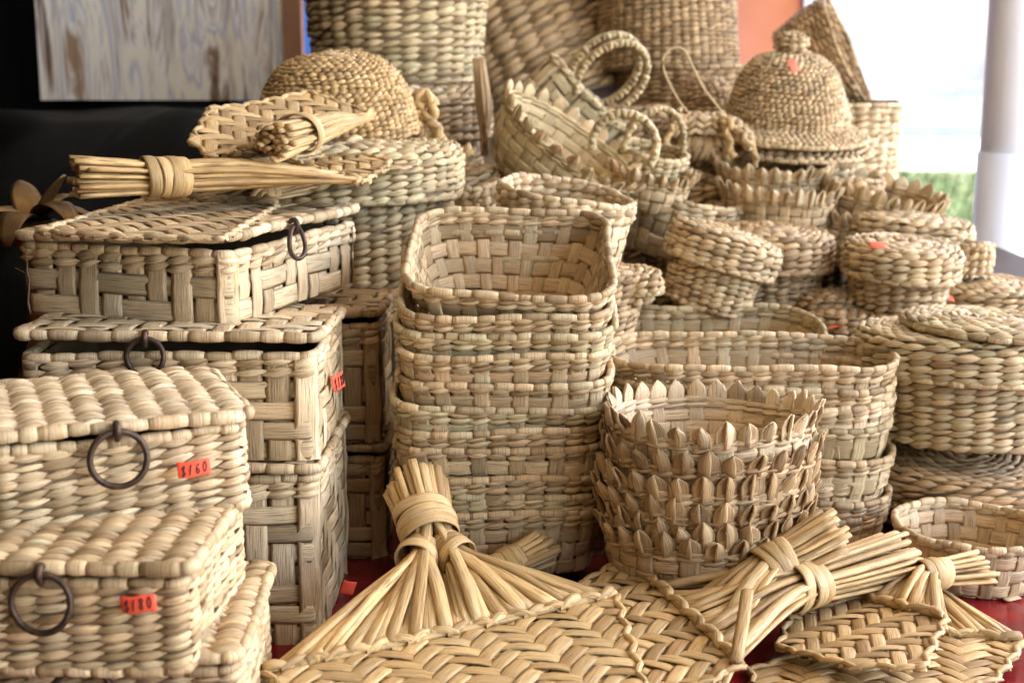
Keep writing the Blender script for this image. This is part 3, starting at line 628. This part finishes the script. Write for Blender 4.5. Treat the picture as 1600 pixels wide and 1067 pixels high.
def round_specs(r, h, n, mat, lid=None, taper=.1, far=False, rowh=.0062, lid_tilt=(0, 0), rim=True, inner=False, bulge=0):
    S = Surf(r, r, [(1 - taper, 0), (1 - taper * .4 + bulge, h * .5), (1, h)], wob=.0013)
    sp = weave(S, n, [('T', .01, .98, max(3, int(S.len / rowh)))], mat, rim=(n, .0034, .0032) if rim else None, far=far, inner=inner, line=True)
    if lid:
        L = list(lid_specs(r * 1.06 + .005, lid, n, mat, far)); L[2] = Matrix.Translation((0, 0, h - lid * .72)) @ Matrix.Rotation(R(lid_tilt[0]), 4, 'X') @ Matrix.Rotation(R(lid_tilt[1]), 4, 'Y'); sp.append(tuple(L))
    return sp
LB = 'lidded round straw baskets'
spawn('round_basket', 'large greenish lidded straw basket, upper of two beside the oval stack', 'basket', round_specs(.087, .078, 32, 'straw_green', .03, .03, lid_tilt=(-2, 2)), TR((at(1502, 650, 1.25).x, 1.245, .083), 10), LB)
spawn('round_basket', 'shaded round straw basket carrying the large greenish lidded basket', 'basket', round_specs(.086, .045, 32, 'straw_brown_shade', .03, .04), TR((at(1505, 760, 1.25).x, 1.25, 0), 40, 0, 1.5), LB)
def lidded(px, pyb, Y, rpx, h, lid, label, mat='straw', ry=0, rx=0, n=22, zb=None, **k):
    p = at(px, pyb, Y); r = rpx * (Y * .985 + .05) / FPX; z = p.z if zb is None else zb
    return spawn('round_basket', label, 'basket', round_specs(r, h, n, mat, lid, **k), TR((p.x, Y, z), random.uniform(0, 90), rx, ry), LB)
lidded(1098, 470, 1.42, 72, .068, .030, 'small lidded basket tilting over beside the dark lidded basket', ry=17, rx=-2, n=24, zb=.163, taper=.14)
lidded(1192, 472, 1.50, 86, .080, .034, 'wide-lidded dark straw basket behind the tilting small basket', 'straw_brown_shade', n=26, zb=.141, taper=.16, ry=3)
lidded(1397, 512, 1.45, 76, .074, .028, 'small lidded basket with an orange tag before a wider lidded basket', n=22, zb=.141, taper=.13, ry=3, rx=3)
lidded(1402, 480, 1.585, 82, .085, .034, 'wider lidded straw basket behind the tagged small basket', n=26, zb=.141, taper=.1, ry=5)
lidded(1290, 500, 1.46, 42, .022, .014, 'low lidded basket in shade between the small lidded baskets', 'straw_brown_shade', n=18, zb=.141)
lidded(1310, 530, 1.43, 42, .010, .012, 'flat little lidded basket with a red tag beside the oval baskets', 'straw_brown_shade', n=18, zb=.141)
lidded(1540, 525, 1.50, 84, .026, .020, 'low wide lidded basket supporting the tiny open basket', n=26, zb=.141)
p = at(1520, 455, 1.47)
spawn('open_basket', 'tiny open straw basket standing on the low wide lidded basket', 'basket', round_specs(.0245, .03, 18, 'straw_pale', None, .05, inner=True), TR((p.x, 1.50, .189), 0, 0, 2))
lidded(985, 470, 1.33, 36, .020, .014, 'small low lidded basket tucked behind the central stack', n=16)
FL = list(lid_specs(.078, .003, 26, 'straw_green', dome=.003)); 
spawn('round_mat', 'flat round straw mat lying askew on the large greenish lidded basket', 'mat', [tuple(FL)], TR((at(1548, 535, 1.235).x, 1.232, .1790), 0, -1, 2.5))
# open bowl at the right on the red table
sp = tray_specs(.0595, .0595, .0594, .043, .16, 28, 'straw_pale', 1, 3, True, True)
spawn('open_bowl', 'shallow open straw bowl standing on the red table', 'bowl', sp, TR((at(1517, 830, 1.09).x, 1.09, .001), 15))
# red tags on lids
for px, py, Y, lab in ((1372, 388, 1.41, 'orange tag lying on the small basket before the wider lidded basket'), (1305, 512, 1.40, 'red tag on the flat little lidded basket'), (1478, 470, 1.44, 'orange tag on the low wide lidded basket'),
                       (1527, 524, 1.225, 'pinkish tag on the flat round mat'), (1080, 362, 1.395, 'orange tag on the tilting small basket'), (533, 219, 1.36, 'orange tag peeping out beside the dome hat')):
    spawn('price_tag', lab, 'price tag', tag_specs('', .0155, .011), TR(at(px, py, Y) + Vector((0, 0, .002)), random.uniform(-15, 15), -68, 0))

# ------------------------------------------------------------------ middle open baskets
def openb(px, py, Y, rpx, h, label, mat='straw', rx=0, ry=0, n=30, b=1.0, flat=True, taper=.1, name='open_basket', rz=0, **k):
    p = at(px, py, Y); r = rpx * (Y * .985 + .05) / FPX
    S = Surf(r, r * b, [(1 - taper, 0), (1 - taper * .35, h * .5), (1, h)], wob=.0016)
    bands = [('F', 0, .78, max(3, int(h / .016))), ('T', .78, .985, 2)] if flat else [('T', 0, .985, int(h / .0062))]
    sp = weave(S, n, bands, mat, rim=(n, .0034, .003), inner=True, base=True, **k)
    return spawn(name, label, 'basket', sp, TRpin((0, 0, h), p, rz, rx, ry))
openb(885, 300, 1.32, 105, .075, 'open round straw basket, topmost of the shaded stack behind the central stack', 'straw_pale', 4, 9, 30)
for i in range(6):
    z = .218 - i * .036
    spawn('open_basket', 'shaded open round basket, %s of the stack behind the central stack' % ORD[i + 1] if i < 5 else 'shaded open round basket at the bottom of the stack behind the central stack', 'basket', round_specs(.061, .036, 26, 'straw_brown_shade', None, .12, far=True), TR((.056 - .002 * i, 1.325, max(0, z - .036)), i * 50, 0, 3 - .6 * i), 'nested shaded baskets')
openb(742, 288, 1.46, 42, .09, 'pale open basket peeping out behind the central stack', 'straw_pale', 4, -4, 18)
openb(1072, 290, 1.60, 100, .07, 'open straw basket tipped sideways below the woven animal', 'straw_pale', 12, 15, 28)
openb(1068, 318, 1.60, 62, .06, 'brown open basket under the tipped sideways basket', 'straw_brown_shade', 2, 2, 22)
spawn('open_basket', 'dark upright basket holding up the brown open basket', 'basket', round_specs(.040, .062, 20, 'straw_brown_shade', None, .08, far=True), TR((at(1068, 322, 1.60).x, 1.60, .142), 0))

# ------------------------------------------------------------------ tall round basket with lid, dome hat, jars
spawn('tall_basket', 'tall greenish round basket with lid beneath the dome hat', 'basket', round_specs(.102, .315, 40, 'straw_green', .045, .06, rowh=.0078, bulge=.02), TR((-.162, 1.385, 0), 0))
def dome_specs(r, h, n, mat, brim=0., knob=False, far=False, rowh=.0052):
    q = np.linspace(0, 1, 14); pr = []
    if brim: pr += [(1 + brim, -.006), (1 + brim * .55, .001), (1.02, .006)]
    pr += [(max(.05, max(0, math.cos(x * 1.5707)) ** .56), (.008 if brim else 0) + h * max(0, math.sin(x * 1.5707)) ** 1.05) for x in q]
    S = Surf(r, r, pr, wob=.0012); nr = int(S.len / rowh); g = []
    for i in range(nr):
        t = (i + .5) / nr * .985; nn = max(7, int(round(n * min(1.3, float(S.scale(t)))))); g.append(twine_row(S, t, nn, S.len / nr, far=far, phase=.3 * i if float(S.scale(t)) < .9 else 0))
    sp = [('weaver', mesh('weaver', x, mat)) for x in g] if not far else [('weave', mesh('weave', merge(g), mat), None, 'stuff')]
    sp.append(('stake_layer', mesh('stake_layer', lining(S, 0, 1, -.001, 48, 30), 'lining')))  # plain dark shell under the rows, shade put into its colour
    if brim: sp.append(('brim_edge', mesh('brim_edge', wrap_row(S, 0.0, int(n * 1.3), .003, .0028), mat)))
    if knob:
        K = Surf(.0145, .0145, [(.9, 0), (.9, .008), (1.15, .013), (1.1, .021), (.7, .026), (.1, .0275)], wob=0)
        sp.append(('knob', mesh('knob', merge([twine_row(K, (i + .5) / 6, 9, K.len / 6) for i in range(6)] + [lining(K, 0, 1, -.0005, 16, 8)]), mat), Matrix.Translation((0, 0, h + .005))))
    return sp
spawn('dome_hat', 'tan woven dome hat resting on the tall greenish basket', 'hat', dome_specs(.078, .080, 62, 'straw_warm', rowh=.0046), TR((at(530, 225, 1.42).x, 1.415, .335), 0, 3, -3))
spawn('tall_jar', 'tall lidded straw jar standing behind the dome hat', 'basket', round_specs(.102, .36, 40, 'straw_pale', .055, .03, far=True, rowh=.0075), TR((at(622, 200, 1.76).x, 1.76, 0)))
p = at(622, 95, 1.76)
spawn('tall_jar', 'big flared basket set on the lid of the tall jar', 'basket', round_specs(.112, .22, 30, 'straw_green', None, .12, far=True, rowh=.0085), TR((p.x, 1.76, .381)))

# braided ornament, pale little basket beneath, leaf bundle
def braided(P, w, step=.011, up=(0, -1, .2), mat='straw_warm', name='braid', K=30):
    C = spline(P, K); g = merge([braid(C, step, w, w * .6, up), rope(P, w * .55, K, 8)]); return (name, mesh(name, g, mat))
p = at(655, 262, 1.44)
def L(px, py, Y, o): q = at(px, py, Y) - o; return tuple(q)
spawn('open_basket', 'pale rounded lidded basket below the braided ornament', 'basket', round_specs(.046, .285, 20, 'straw_pale', .02, .1, far=True), TR((at(722, 280, 1.52).x, 1.53, 0)))
o = Vector((at(670, 250, 1.43).x, 1.43, .352))
q = lambda a, b, Y=1.43: L(a, b, Y, o)
spawn('braided_ornament', 'braided straw ornament with a knotted head beside the dome hat', 'ornament', [
    braided([q(636, 190), q(640, 162), q(660, 150), q(678, 162), q(672, 182), q(650, 178), q(648, 166), q(664, 164)], .0105),
    braided([q(640, 185), q(650, 205), q(668, 225), q(690, 250)], .0130, name='leg'), braided([q(672, 185), q(684, 210), q(700, 232), q(715, 250)], .0100, name='leg'),
    braided([q(690, 254), q(708, 250), q(722, 240), q(738, 234)], .0110, name='foot'), braided([q(640, 180), q(636, 200), q(650, 222)], .0095, name='arm')], Matrix.Translation(o))
g = []
for i in range(14):
    x0 = 748 + i * 1.1 + random.uniform(-1, 1); g.append(('leaf', mesh('leaf', rope([at(x0 - 6, 92, 1.66), at(x0 + random.uniform(-3, 3), 170, 1.64 + random.uniform(-.01, .01)), at(757 + random.uniform(-5, 8), 240 + random.uniform(-12, 6), 1.63)], [.002, .0035, .001], 12, 6), 'straw_brown_shade')))
spawn('leaf_bundle', 'bundle of long dry leaves hanging beside the tall jar', 'leaves', g, Matrix.Identity(4))

# ------------------------------------------------------------------ big baskets at the back
S1 = dict(far=True, rowh=.013)
spawn('big_basket', 'big coarse basket tilted sideways behind the pointed bowl', 'basket', round_specs(.150, .34, 28, 'straw_brown_shade', None, .05, **S1), TRpin((0, -.14, 0), at(848, 168, 2.0), 0, -18, -24))
spawn('big_basket', 'upturned finely woven basket standing on another behind the bag', 'basket', round_specs(.086, .25, 46, 'straw_brown_shade', None, -.17, far=True, rowh=.0065), TRpin((0, -.09, 0), at(1055, 106, 1.98), 0, -3, -2))
spawn('big_basket', 'round basket carrying the upturned finely woven basket', 'basket', round_specs(.102, .262, 36, 'straw_brown_shade', None, .04, far=True, rowh=.007), TR((at(1080, 130, 2.05).x, 2.06, .141)))
# basket lying on its side behind the hat
spawn('open_basket', 'open basket lying on its side behind the knobbed hat', 'basket', round_specs(.082, .085, 34, 'straw_brown_shade', None, .25, far=True, inner=True, rowh=.0075), TRpin((0, 0, .085), at(1322, 80, 2.08), 0, 18, 64))
spawn('open_basket', 'upright open round basket behind the knobbed hat', 'basket', round_specs(.086, .212, 30, 'straw_pale', None, .03, far=True, inner=True, rowh=.009), TR((at(1302, 200, 1.98).x, 1.98, .141)))
# hats
hx = at(1236, 200, 1.76).x
spawn('brimmed_hat', 'knobbed woven hat with a wide brim and orange tag', 'hat', dome_specs(.069, .082, 60, 'straw', .46, True, rowh=.0056), TR((hx - .008, 1.76, .328), 0, 7, 2))
spawn('brimmed_hat', 'second wide-brimmed hat directly under the knobbed hat', 'hat', dome_specs(.069, .075, 40, 'straw', .46, False, True, rowh=.0078), TR((hx + .000, 1.765, .310), 0, 6, 2))
spawn('big_basket', 'round basket carrying the two brimmed hats', 'basket', round_specs(.080, .163, 30, 'straw_pale', None, .04, far=True, rowh=.008), TR((hx + .008, 1.78, .141)))
tag('orange tag on the crown of the knobbed hat', '', TR(at(1238, 104, 1.684), 0, -30, 62), .015, .011)
spawn('dome_hat', 'small brown dome hat in shade behind the woven animal', 'hat', dome_specs(.04, .045, 26, 'straw_brown_shade', .2, False, True), TR((at(1098, 180, 1.88).x, 1.88, .335)))
spawn('big_basket', 'shaded basket carrying the small brown dome hat', 'basket', round_specs(.048, .178, 20, 'straw_brown_shade', None, .04, far=True, rowh=.008), TR((at(1098, 180, 1.88).x, 1.88, .141)))
spawn('big_basket', 'shaded basket standing far back between the small lidded baskets', 'basket', round_specs(.055, .13, 22, 'straw_brown_shade', None, .05, far=True, rowh=.009), TR((at(1293, 430, 1.74).x, 1.72, .141)))
spawn('big_basket', 'shaded tall basket standing behind the hoop handles', 'basket', round_specs(.062, .21, 22, 'straw_brown_shade', None, .05, far=True, rowh=.009), TR((at(968, 215, 1.88).x, 1.88, .141)))
# tilted pointed bowl and rows of pointed baskets
spawn('pointed_bowl', 'big pointed-rim bowl tipped on its side behind the open basket', 'bowl', pointed_specs(.084, .06, 26, 'straw_green', 'straw', .3, 6, ps=.95), TRpin((0, 0, .06), at(893, 218, 1.52), 20, 13, 35))
spawn('big_basket', 'shaded basket propping up the tipped pointed bowl', 'basket', round_specs(.07, .22, 22, 'straw_brown_shade', None, .05, far=True, rowh=.009), TR((at(885, 300, 1.58).x - .01, 1.58, 0)))
for i, (px, py, Y, rp, rx, ry, lab) in enumerate(((1205, 268, 1.66, 82, 4, 3, 'pointed-rim basket below the brimmed hats, upper of two'), (1215, 300, 1.60, 84, 4, 2, 'pointed-rim basket below the brimmed hats, lower of two'),
                                     (1368, 298, 1.66, 100, 8, 13, 'pointed-rim basket tipped sideways before the bright yard'), (1330, 340, 1.62, 74, 3, 4, 'pointed-rim basket half hidden among the small lidded baskets'))):
    r = rp * (Y * .985 + .05) / FPX
    spawn('pointed_bowl', lab, 'bowl', pointed_specs(r, .05, 28, 'straw', 'straw_pale' if i != 2 else 'straw', .2, 10, far=True, ps=1.05), TRpin((0, 0, .05), at(px, py, Y), i * 30, rx, ry))
# bag with two hoop handles
B0 = Surf(.062, .016, [(.8, 0), (1, .02), (1, .095)], r=.0155, wob=.0018)
bsp = weave(B0, 20, [('W', 0, .93, 6), ('T', .93, 1, 1)], 'straw_green', rim=(20, .003, .003))
def hoop(y, R0=.040):
    C = [(R0 * math.cos(R(a)) * (.92), y, .125 + R0 * math.sin(R(a)) * 1.15) for a in range(-62, 243, 16)]
    return merge([braid(spline(C, 60), .0062, .0080, .0046, (0, -1, .1), .28), rope(C, .0046, 50, 8, up=(0, 1, .05))])
bsp += [('handle', mesh('handle', hoop(y), 'straw_green')) for y in (-.013, .014)]
spawn('straw_bag', 'flat woven bag with two hoop handles tipped behind the pointed bowl', 'bag', bsp, TRpin((0, 0, .09), at(915, 150, 1.66), 24, 4, 46))
o = Vector((at(975, 235, 1.50).x, 1.50, .29)); q = lambda a, b, Y=1.49: L(a, b, Y, o)
def hoop2(Y): C = [q(975 + 50 * math.cos(R(a)), 228 - 50 * math.sin(R(a)), Y) for a in range(-40, 200, 12)]; return merge([braid(spline(C, 50), .0062, .0080, .0046, (0, -1, .1), .28), rope(C, .0046, 44, 8, up=(0, 1, .05))])
spawn('hoop_handles', 'pair of wrapped hoop handles lying in the tipped pointed bowl', 'handles', [('hoop', mesh('hoop', hoop2(1.445), 'straw_green')), ('hoop', mesh('hoop', hoop2(1.468), 'straw_green'))], Matrix.Translation(o))
hb = round_specs(.040, .042, 22, 'straw_green', None, .15, far=True, inner=True)
HC = [(.038 * math.cos(R(a)), 0, .040 + .050 * math.sin(R(a))) for a in range(0, 181, 12)]
hb.append(('handle', mesh('handle', merge([braid(spline(HC, 40), .006, .0060, .0036, (0, -1, .1), .28), rope(HC, .0034, 36, 8, up=(0, 1, .05))]), 'straw_green')))
spawn('handled_basket', 'small straw basket with an arched handle between the hoops and the animal', 'basket', hb, TRpin((0, 0, .042), at(1020, 235, 1.60), 25, 10, 12))
spawn('pointed_bowl', 'little pointed-rim bowl below the arched handle basket', 'bowl', pointed_specs(.045, .035, 20, 'straw', 'straw', .2, 12, far=True, ps=.85), TRpin((0, 0, .035), at(1018, 272, 1.56), 0, 8, 10))
# woven animal with a hanging cord
o = Vector((at(1105, 262, 1.67).x, 1.67, .295)); q = lambda a, b, Y=1.44: L(a, b, Y + .23, o)
an = [('body', mesh('body', merge([braid(spline([q(1048, 200), q(1075, 190), q(1102, 186), q(1130, 188), q(1160, 205), q(1172, 226)], 30), .010, .011, .007, (0, -1, .4)), rope([q(1048, 200), q(1075, 192), q(1102, 192), q(1130, 196), q(1160, 210), q(1172, 226)], [.006, .010, .0095, .010, .009, .005], 30, 10)] + [braid(spline([tuple(np.array(q(*c)) + np.array(u) * .0085) for c in ((1048, 202), (1075, 196), (1102, 195), (1130, 199), (1160, 212), (1170, 228))], 30), .0085, .0062, .0042, u) for u in ((0, -.25, .97), (0, -.8, .6), (0, -1, 0), (0, -.75, -.65))]), 'straw_pale'))]
for P, w in (([q(1052, 196, 1.43), q(1044, 215, 1.425), q(1038, 238, 1.42), q(1046, 255, 1.42)], .0062), ([q(1066, 205), q(1062, 230), q(1066, 254)], .006), ([q(1130, 190, 1.425), q(1137, 212, 1.415), q(1142, 238, 1.412), q(1146, 247, 1.41)], .0074), ([q(1165, 215), q(1178, 235), q(1180, 262)], .0066)):
    an.append(braided(P, w, .009, name='leg'))
an.append(braided([q(1128, 188, 1.43), q(1140, 196, 1.42), q(1160, 216, 1.415), q(1172, 232, 1.41)], .0085, .009, name='head'))
an += [('ear', mesh('ear', rope([q(1062, 190, 1.43), q(1060, 176, 1.43), q(1066, 168, 1.43)], [.004, .005, .001], 8, 6), 'straw')), ('ear', mesh('ear', rope([q(1042, 186), q(1030, 178), q(1026, 172)], [.003, .005, .001], 8, 6), 'straw'))]
an.append(('cord', mesh('cord', rope([q(1088, 190), q(1062, 160), q(1040, 118), q(1036, 92), q(1050, 76), q(1068, 78), q(1080, 100), q(1098, 136), q(1120, 165), q(1137, 184)], .0014, 50, 6), 'string')))
for i in range(16):
    an.append(('tuft', mesh('tuft', rope([q(1078 + i * 4, 214), q(1080 + i * 4 + random.uniform(-6, 6), 232, 1.43), q(1078 + i * 4 + random.uniform(-8, 8), 252, 1.435 + random.uniform(-.01, .01))], [.004, .005, .002], 8, 6), 'straw_brown_shade')))
spawn('woven_animal', 'little woven straw animal with a hanging cord', 'animal figure', an, Matrix.Translation(o))
spawn('big_basket', 'shaded basket under the woven animal', 'basket', round_specs(.07, .125, 22, 'straw_brown_shade', None, .05, far=True, rowh=.009), TR((at(1105, 262, 1.67).x, 1.70, .141)))

# ------------------------------------------------------------------ straw hand fans
FG = 'straw hand fans'
def fan(label, A, B, outline, H, T, rb=.012, ns=28, mat='straw_warm', pitch=.0135, sag=.004, wraps=3, split=False, ang=38, stem_r=.0024, lift=.0, flare=.32):
    """A-B: plaited spine; outline: remaining mat corners; H: binding; T: end of the handle tuft."""
    A, B, H, T = (np.array(tuple(v), float) for v in (A, B, H, T)); out = [np.array(tuple(v), float) for v in outline]
    org = (A + B) / 2; base = Vector((org[0], org[1], min(A[2], B[2])));
    X = unit(B - A); pm = np.mean(out, 0); Yv = pm - org; Yv = unit(Yv - X * np.dot(Yv, X)); Z = unit(np.cross(X, Yv))
    if Z[2] < 0: Z = -Z
    Bz = np.array(tuple(base)); sp = []
    to2 = lambda p: np.array([np.dot(p - org, X), np.dot(p - org, Yv)])
    poly = np.array([to2(A), to2(B)] + [to2(p) for p in sorted(out, key=lambda p: -math.atan2(np.dot(p - org, Yv) + .02, np.dot(p - org, X)))[::-1]]); ph = random.uniform(0, 6); Ls = np.linalg.norm(B - A); dmax = poly[:, 1].max()
    zf = lambda x, y: sag * (np.sin(x / Ls * 3 + ph) * .5 + .8 * (y / dmax) ** 2 * np.sin(ph * 2)) - .0005
    w3 = lambda g: (org - Bz + g[0][:, :1] * X + g[0][:, 1:2] * Yv + g[0][:, 2:3] * Z, g[1] if np.dot(np.cross(X, Yv), Z) > 0 else g[1][:, ::-1], g[2])
    for g in mat_strips(poly, (R(ang), R(180 - ang)), pitch, .0011, True, zf): sp.append(('strip', mesh('strip', w3(g), mat)))
    e = np.concatenate([poly[1:], poly[:1]]); pts = []
    for i in range(len(e) - 1): pts += [e[i] + (e[i + 1] - e[i]) * q for q in np.linspace(0, 1, 12)[(1 if i else 0):]]
    pts = np.array(pts); P3 = np.concatenate([pts, zf(pts[:, 0], pts[:, 1])[:, None]], 1)
    sp.append(('edge_binding', mesh('edge_binding', w3(braid(P3, .012, .0050, .0022)), mat)))
    sx = np.linspace(-Ls / 2, Ls / 2, 24); P3 = np.stack([sx, 0 * sx, zf(sx, 0 * sx) + .0022], 1)
    sp.append(('spine_braid', mesh('spine_braid', w3(merge([braid(P3, .0135, .0066, .0034), rope(P3, .0030, 24, 6)])), mat)))
    # stems from the spine through the binding into the tuft
    ax = unit(T - H); s1 = unit(np.cross(ax, Z)); s1 = s1 if np.dot(s1, X) > 0 else -s1; s2 = unit(np.cross(s1, ax)); s2 = s2 if np.dot(s2, Z) > 0 else -s2
    gold = 2.39996; disc = [(math.sqrt((i + .5) / ns) * math.cos(i * gold), math.sqrt((i + .5) / ns) * math.sin(i * gold)) for i in range(ns)]; disc.sort()
    for i, (dx, dy) in enumerate(disc):
        f = (i + .5) / ns; S0 = A + (B - A) * (f * .96 + .02) + Z * (.001 + .0012 * dy + random.uniform(0, .001))
        hb = H + s1 * dx * rb + s2 * (dy * rb * .8 + lift); sd = -1 if i < ns / 2 else 1
        hc = H - ax * .024 + s1 * sd * rb * .66; kx = (dx - sd * .45) * .9
        sb = hc + s1 * kx * rb * .55 + s2 * dy * rb * .62
        md = (S0 * .5 + sb * .5 if split else S0 * .42 + hb * .58 + s1 * (S0 @ s1 - hb @ s1) * -.06) + s2 * (.003 * dy + .002)
        fl = 1.0 + flare; te = T + s1 * dx * rb * fl + s2 * dy * rb * .9 * fl + ax * random.uniform(-.007, .004)
        r0 = stem_r * random.uniform(.8, 1.3)
        P = [S0, md, sb, hb, hb * .5 + te * .5, te] if split else [S0, md, hb, hb * .6 + te * .4, te]
        C = spline(P, 16); Tn, n, b = frames(C, tuple(Z)); wd = r0 * np.interp(np.linspace(0, 1, 16), [0, .3, .6, 1], [1.25, 1.2, .95, 1.0])
        wd = np.minimum(wd, 1); tw = random.uniform(-.5, .5); n2 = n * math.cos(tw) + b * math.sin(tw); b2 = b * math.cos(tw) - n * math.sin(tw)
        V, F, U = tubes(C[None], n2[None], b2[None], wd * 1.12, wd * .62, 8, True, e=.85, crease=.34); sp.append(('stem', mesh('stem', (V - Bz, F, U), mat)))
    bw = []
    for k in range(wraps):
        o_ = (k - (wraps - 1) / 2); bw.append(ring_band(H + ax * (o_ * .0078 + .002) + s2 * lift - Bz, ax, rb * 1.12 + .001 + .0006 * (k % 2), .0052, .0009, tilt=random.uniform(-.16, .16), sq=.84, ref=tuple(s2)))
    for s in ((-1, 1) if split else ()):   # two lower bands, one round each half of the stems
        hc = H - ax * .024 + s1 * s * rb * .66; d2 = unit(hc - ((A if s < 0 else B) * .45 + org * .55) + s1 * 0)
        for k in range(3): bw.append(ring_band(hc - Bz + d2 * (.0055 * (1 - k)), d2, rb * .72 + .0009 * k, .0050, .0009, tilt=random.uniform(-.22, .22), sq=.92, ref=tuple(s2)))
    sp += [('binding', mesh('binding', g, mat)) for g in bw]
    return spawn('hand_fan', label, 'hand fan', sp, Matrix.Translation(base), FG)
# the big fan in front, handle leaning on the square stack
fan('big herringbone straw fan with its handle leaning on the square stack', atz(412, 1048, .050), atz(962, 932, .052), [atz(1010, 1080, .046), atz(880, 1160, .045), atz(560, 1180, .045)], at(668, 822, .952), at(648, 752, .985), rb=.0175, ns=42, stem_r=.0031, ang=36, pitch=.0116, wraps=3, split=True)
fan('straw fan with triangular stem frame pointing to the shallow bowl', atz(976, 874, .036), atz(1158, 1040, .040), [atz(1010, 1110, .034), atz(900, 1070, .034), atz(870, 935, .034)], atz(1248, 915, .046), atz(1412, 868, .044), rb=.0165, ns=36, stem_r=.0027, ang=40, pitch=.0112)
fan('straw fan whose tied handle rests against the pointed bowls', atz(1010, 985, .014), atz(1130, 1090, .016), [atz(960, 1130, .012), atz(880, 1010, .012)], atz(1205, 884, .058), atz(1308, 828, .078), rb=.0150, ns=30, stem_r=.0027, ang=40)
fan('straw fan with rounded herringbone mat lying below the triangular frame', atz(1345, 930, .024), atz(1478, 972, .030), [atz(1440, 1050, .026), atz(1330, 1045, .022), atz(1215, 1000, .020), atz(1235, 950, .022)], atz(1452, 897, .037), atz(1535, 886, .034), rb=.0105, ns=20, stem_r=.0026, ang=42, pitch=.0108)
fan('lowest straw fan lying flat on the red table edge', atz(1390, 985, .008), atz(1598, 998, .012), [atz(1560, 1062, .008), atz(1400, 1130, .006), atz(1200, 1110, .006), atz(1170, 1040, .007)], atz(1415, 890, .014), atz(1432, 852, .022), rb=.0085, ns=16, stem_r=.0024, ang=40, pitch=.0108)
fan('straw fan underneath the big fan, only its handle tuft showing', atz(640, 1040, .014), atz(840, 1020, .016), [atz(820, 1120, .010), atz(640, 1130, .010)], atz(790, 885, .030), atz(856, 852, .042), rb=.0120, ns=22, stem_r=.0032)
# one broken stem lying across the triangular frame
solo('straw_stalk', mesh('straw_stalk', rope([atz(1150, 1034, .052), atz(1160, 975, .060), atz(1168, 922, .066)], .0042, 8, 6, rt=.0018), 'straw_warm'), 'loose flat stem bent across the triangular fan frame', 'stalk')
# fans on the turned box and on the tall basket
fan('straw fan mat lying flat on the lid of the turned box', atz(432, 324, .2905), atz(225, 314, .2905), [atz(62, 362, .2925), atz(120, 366, .2925), atz(345, 371, .2925)], at(408, 303, 1.21), at(480, 285, 1.27), rb=.008, ns=18, mat='straw', pitch=.0125, sag=.002, ang=36)
fan('straw fan whose tied handle sticks out to the left over the turned box', at(445, 262, 1.20), at(560, 285, 1.13), [at(610, 262, 1.25), at(530, 242, 1.30)], at(262, 277, 1.09), at(118, 276, 1.05), rb=.0145, ns=32, mat='straw_warm', pitch=.012, stem_r=.0028, flare=.22, wraps=4)
fan('straw fan whose cut handle end faces out above the turned box', at(505, 206, 1.24), at(582, 184, 1.31), [at(480, 168, 1.34), at(330, 180, 1.24), at(300, 210, 1.14), at(330, 226, 1.12)], at(470, 208, 1.17), at(428, 221, 1.11), rb=.0155, ns=26, mat='straw_warm', pitch=.012, wraps=2, flare=.05, stem_r=.0031)
fan('straw fan spread over the lid of the tall greenish basket', at(440, 258, 1.22), at(560, 222, 1.34), [at(690, 236, 1.36), at(640, 254, 1.28), at(480, 276, 1.2)], at(405, 262, 1.2), at(360, 262, 1.17), rb=.007, ns=14, mat='straw', pitch=.012, flare=.1)
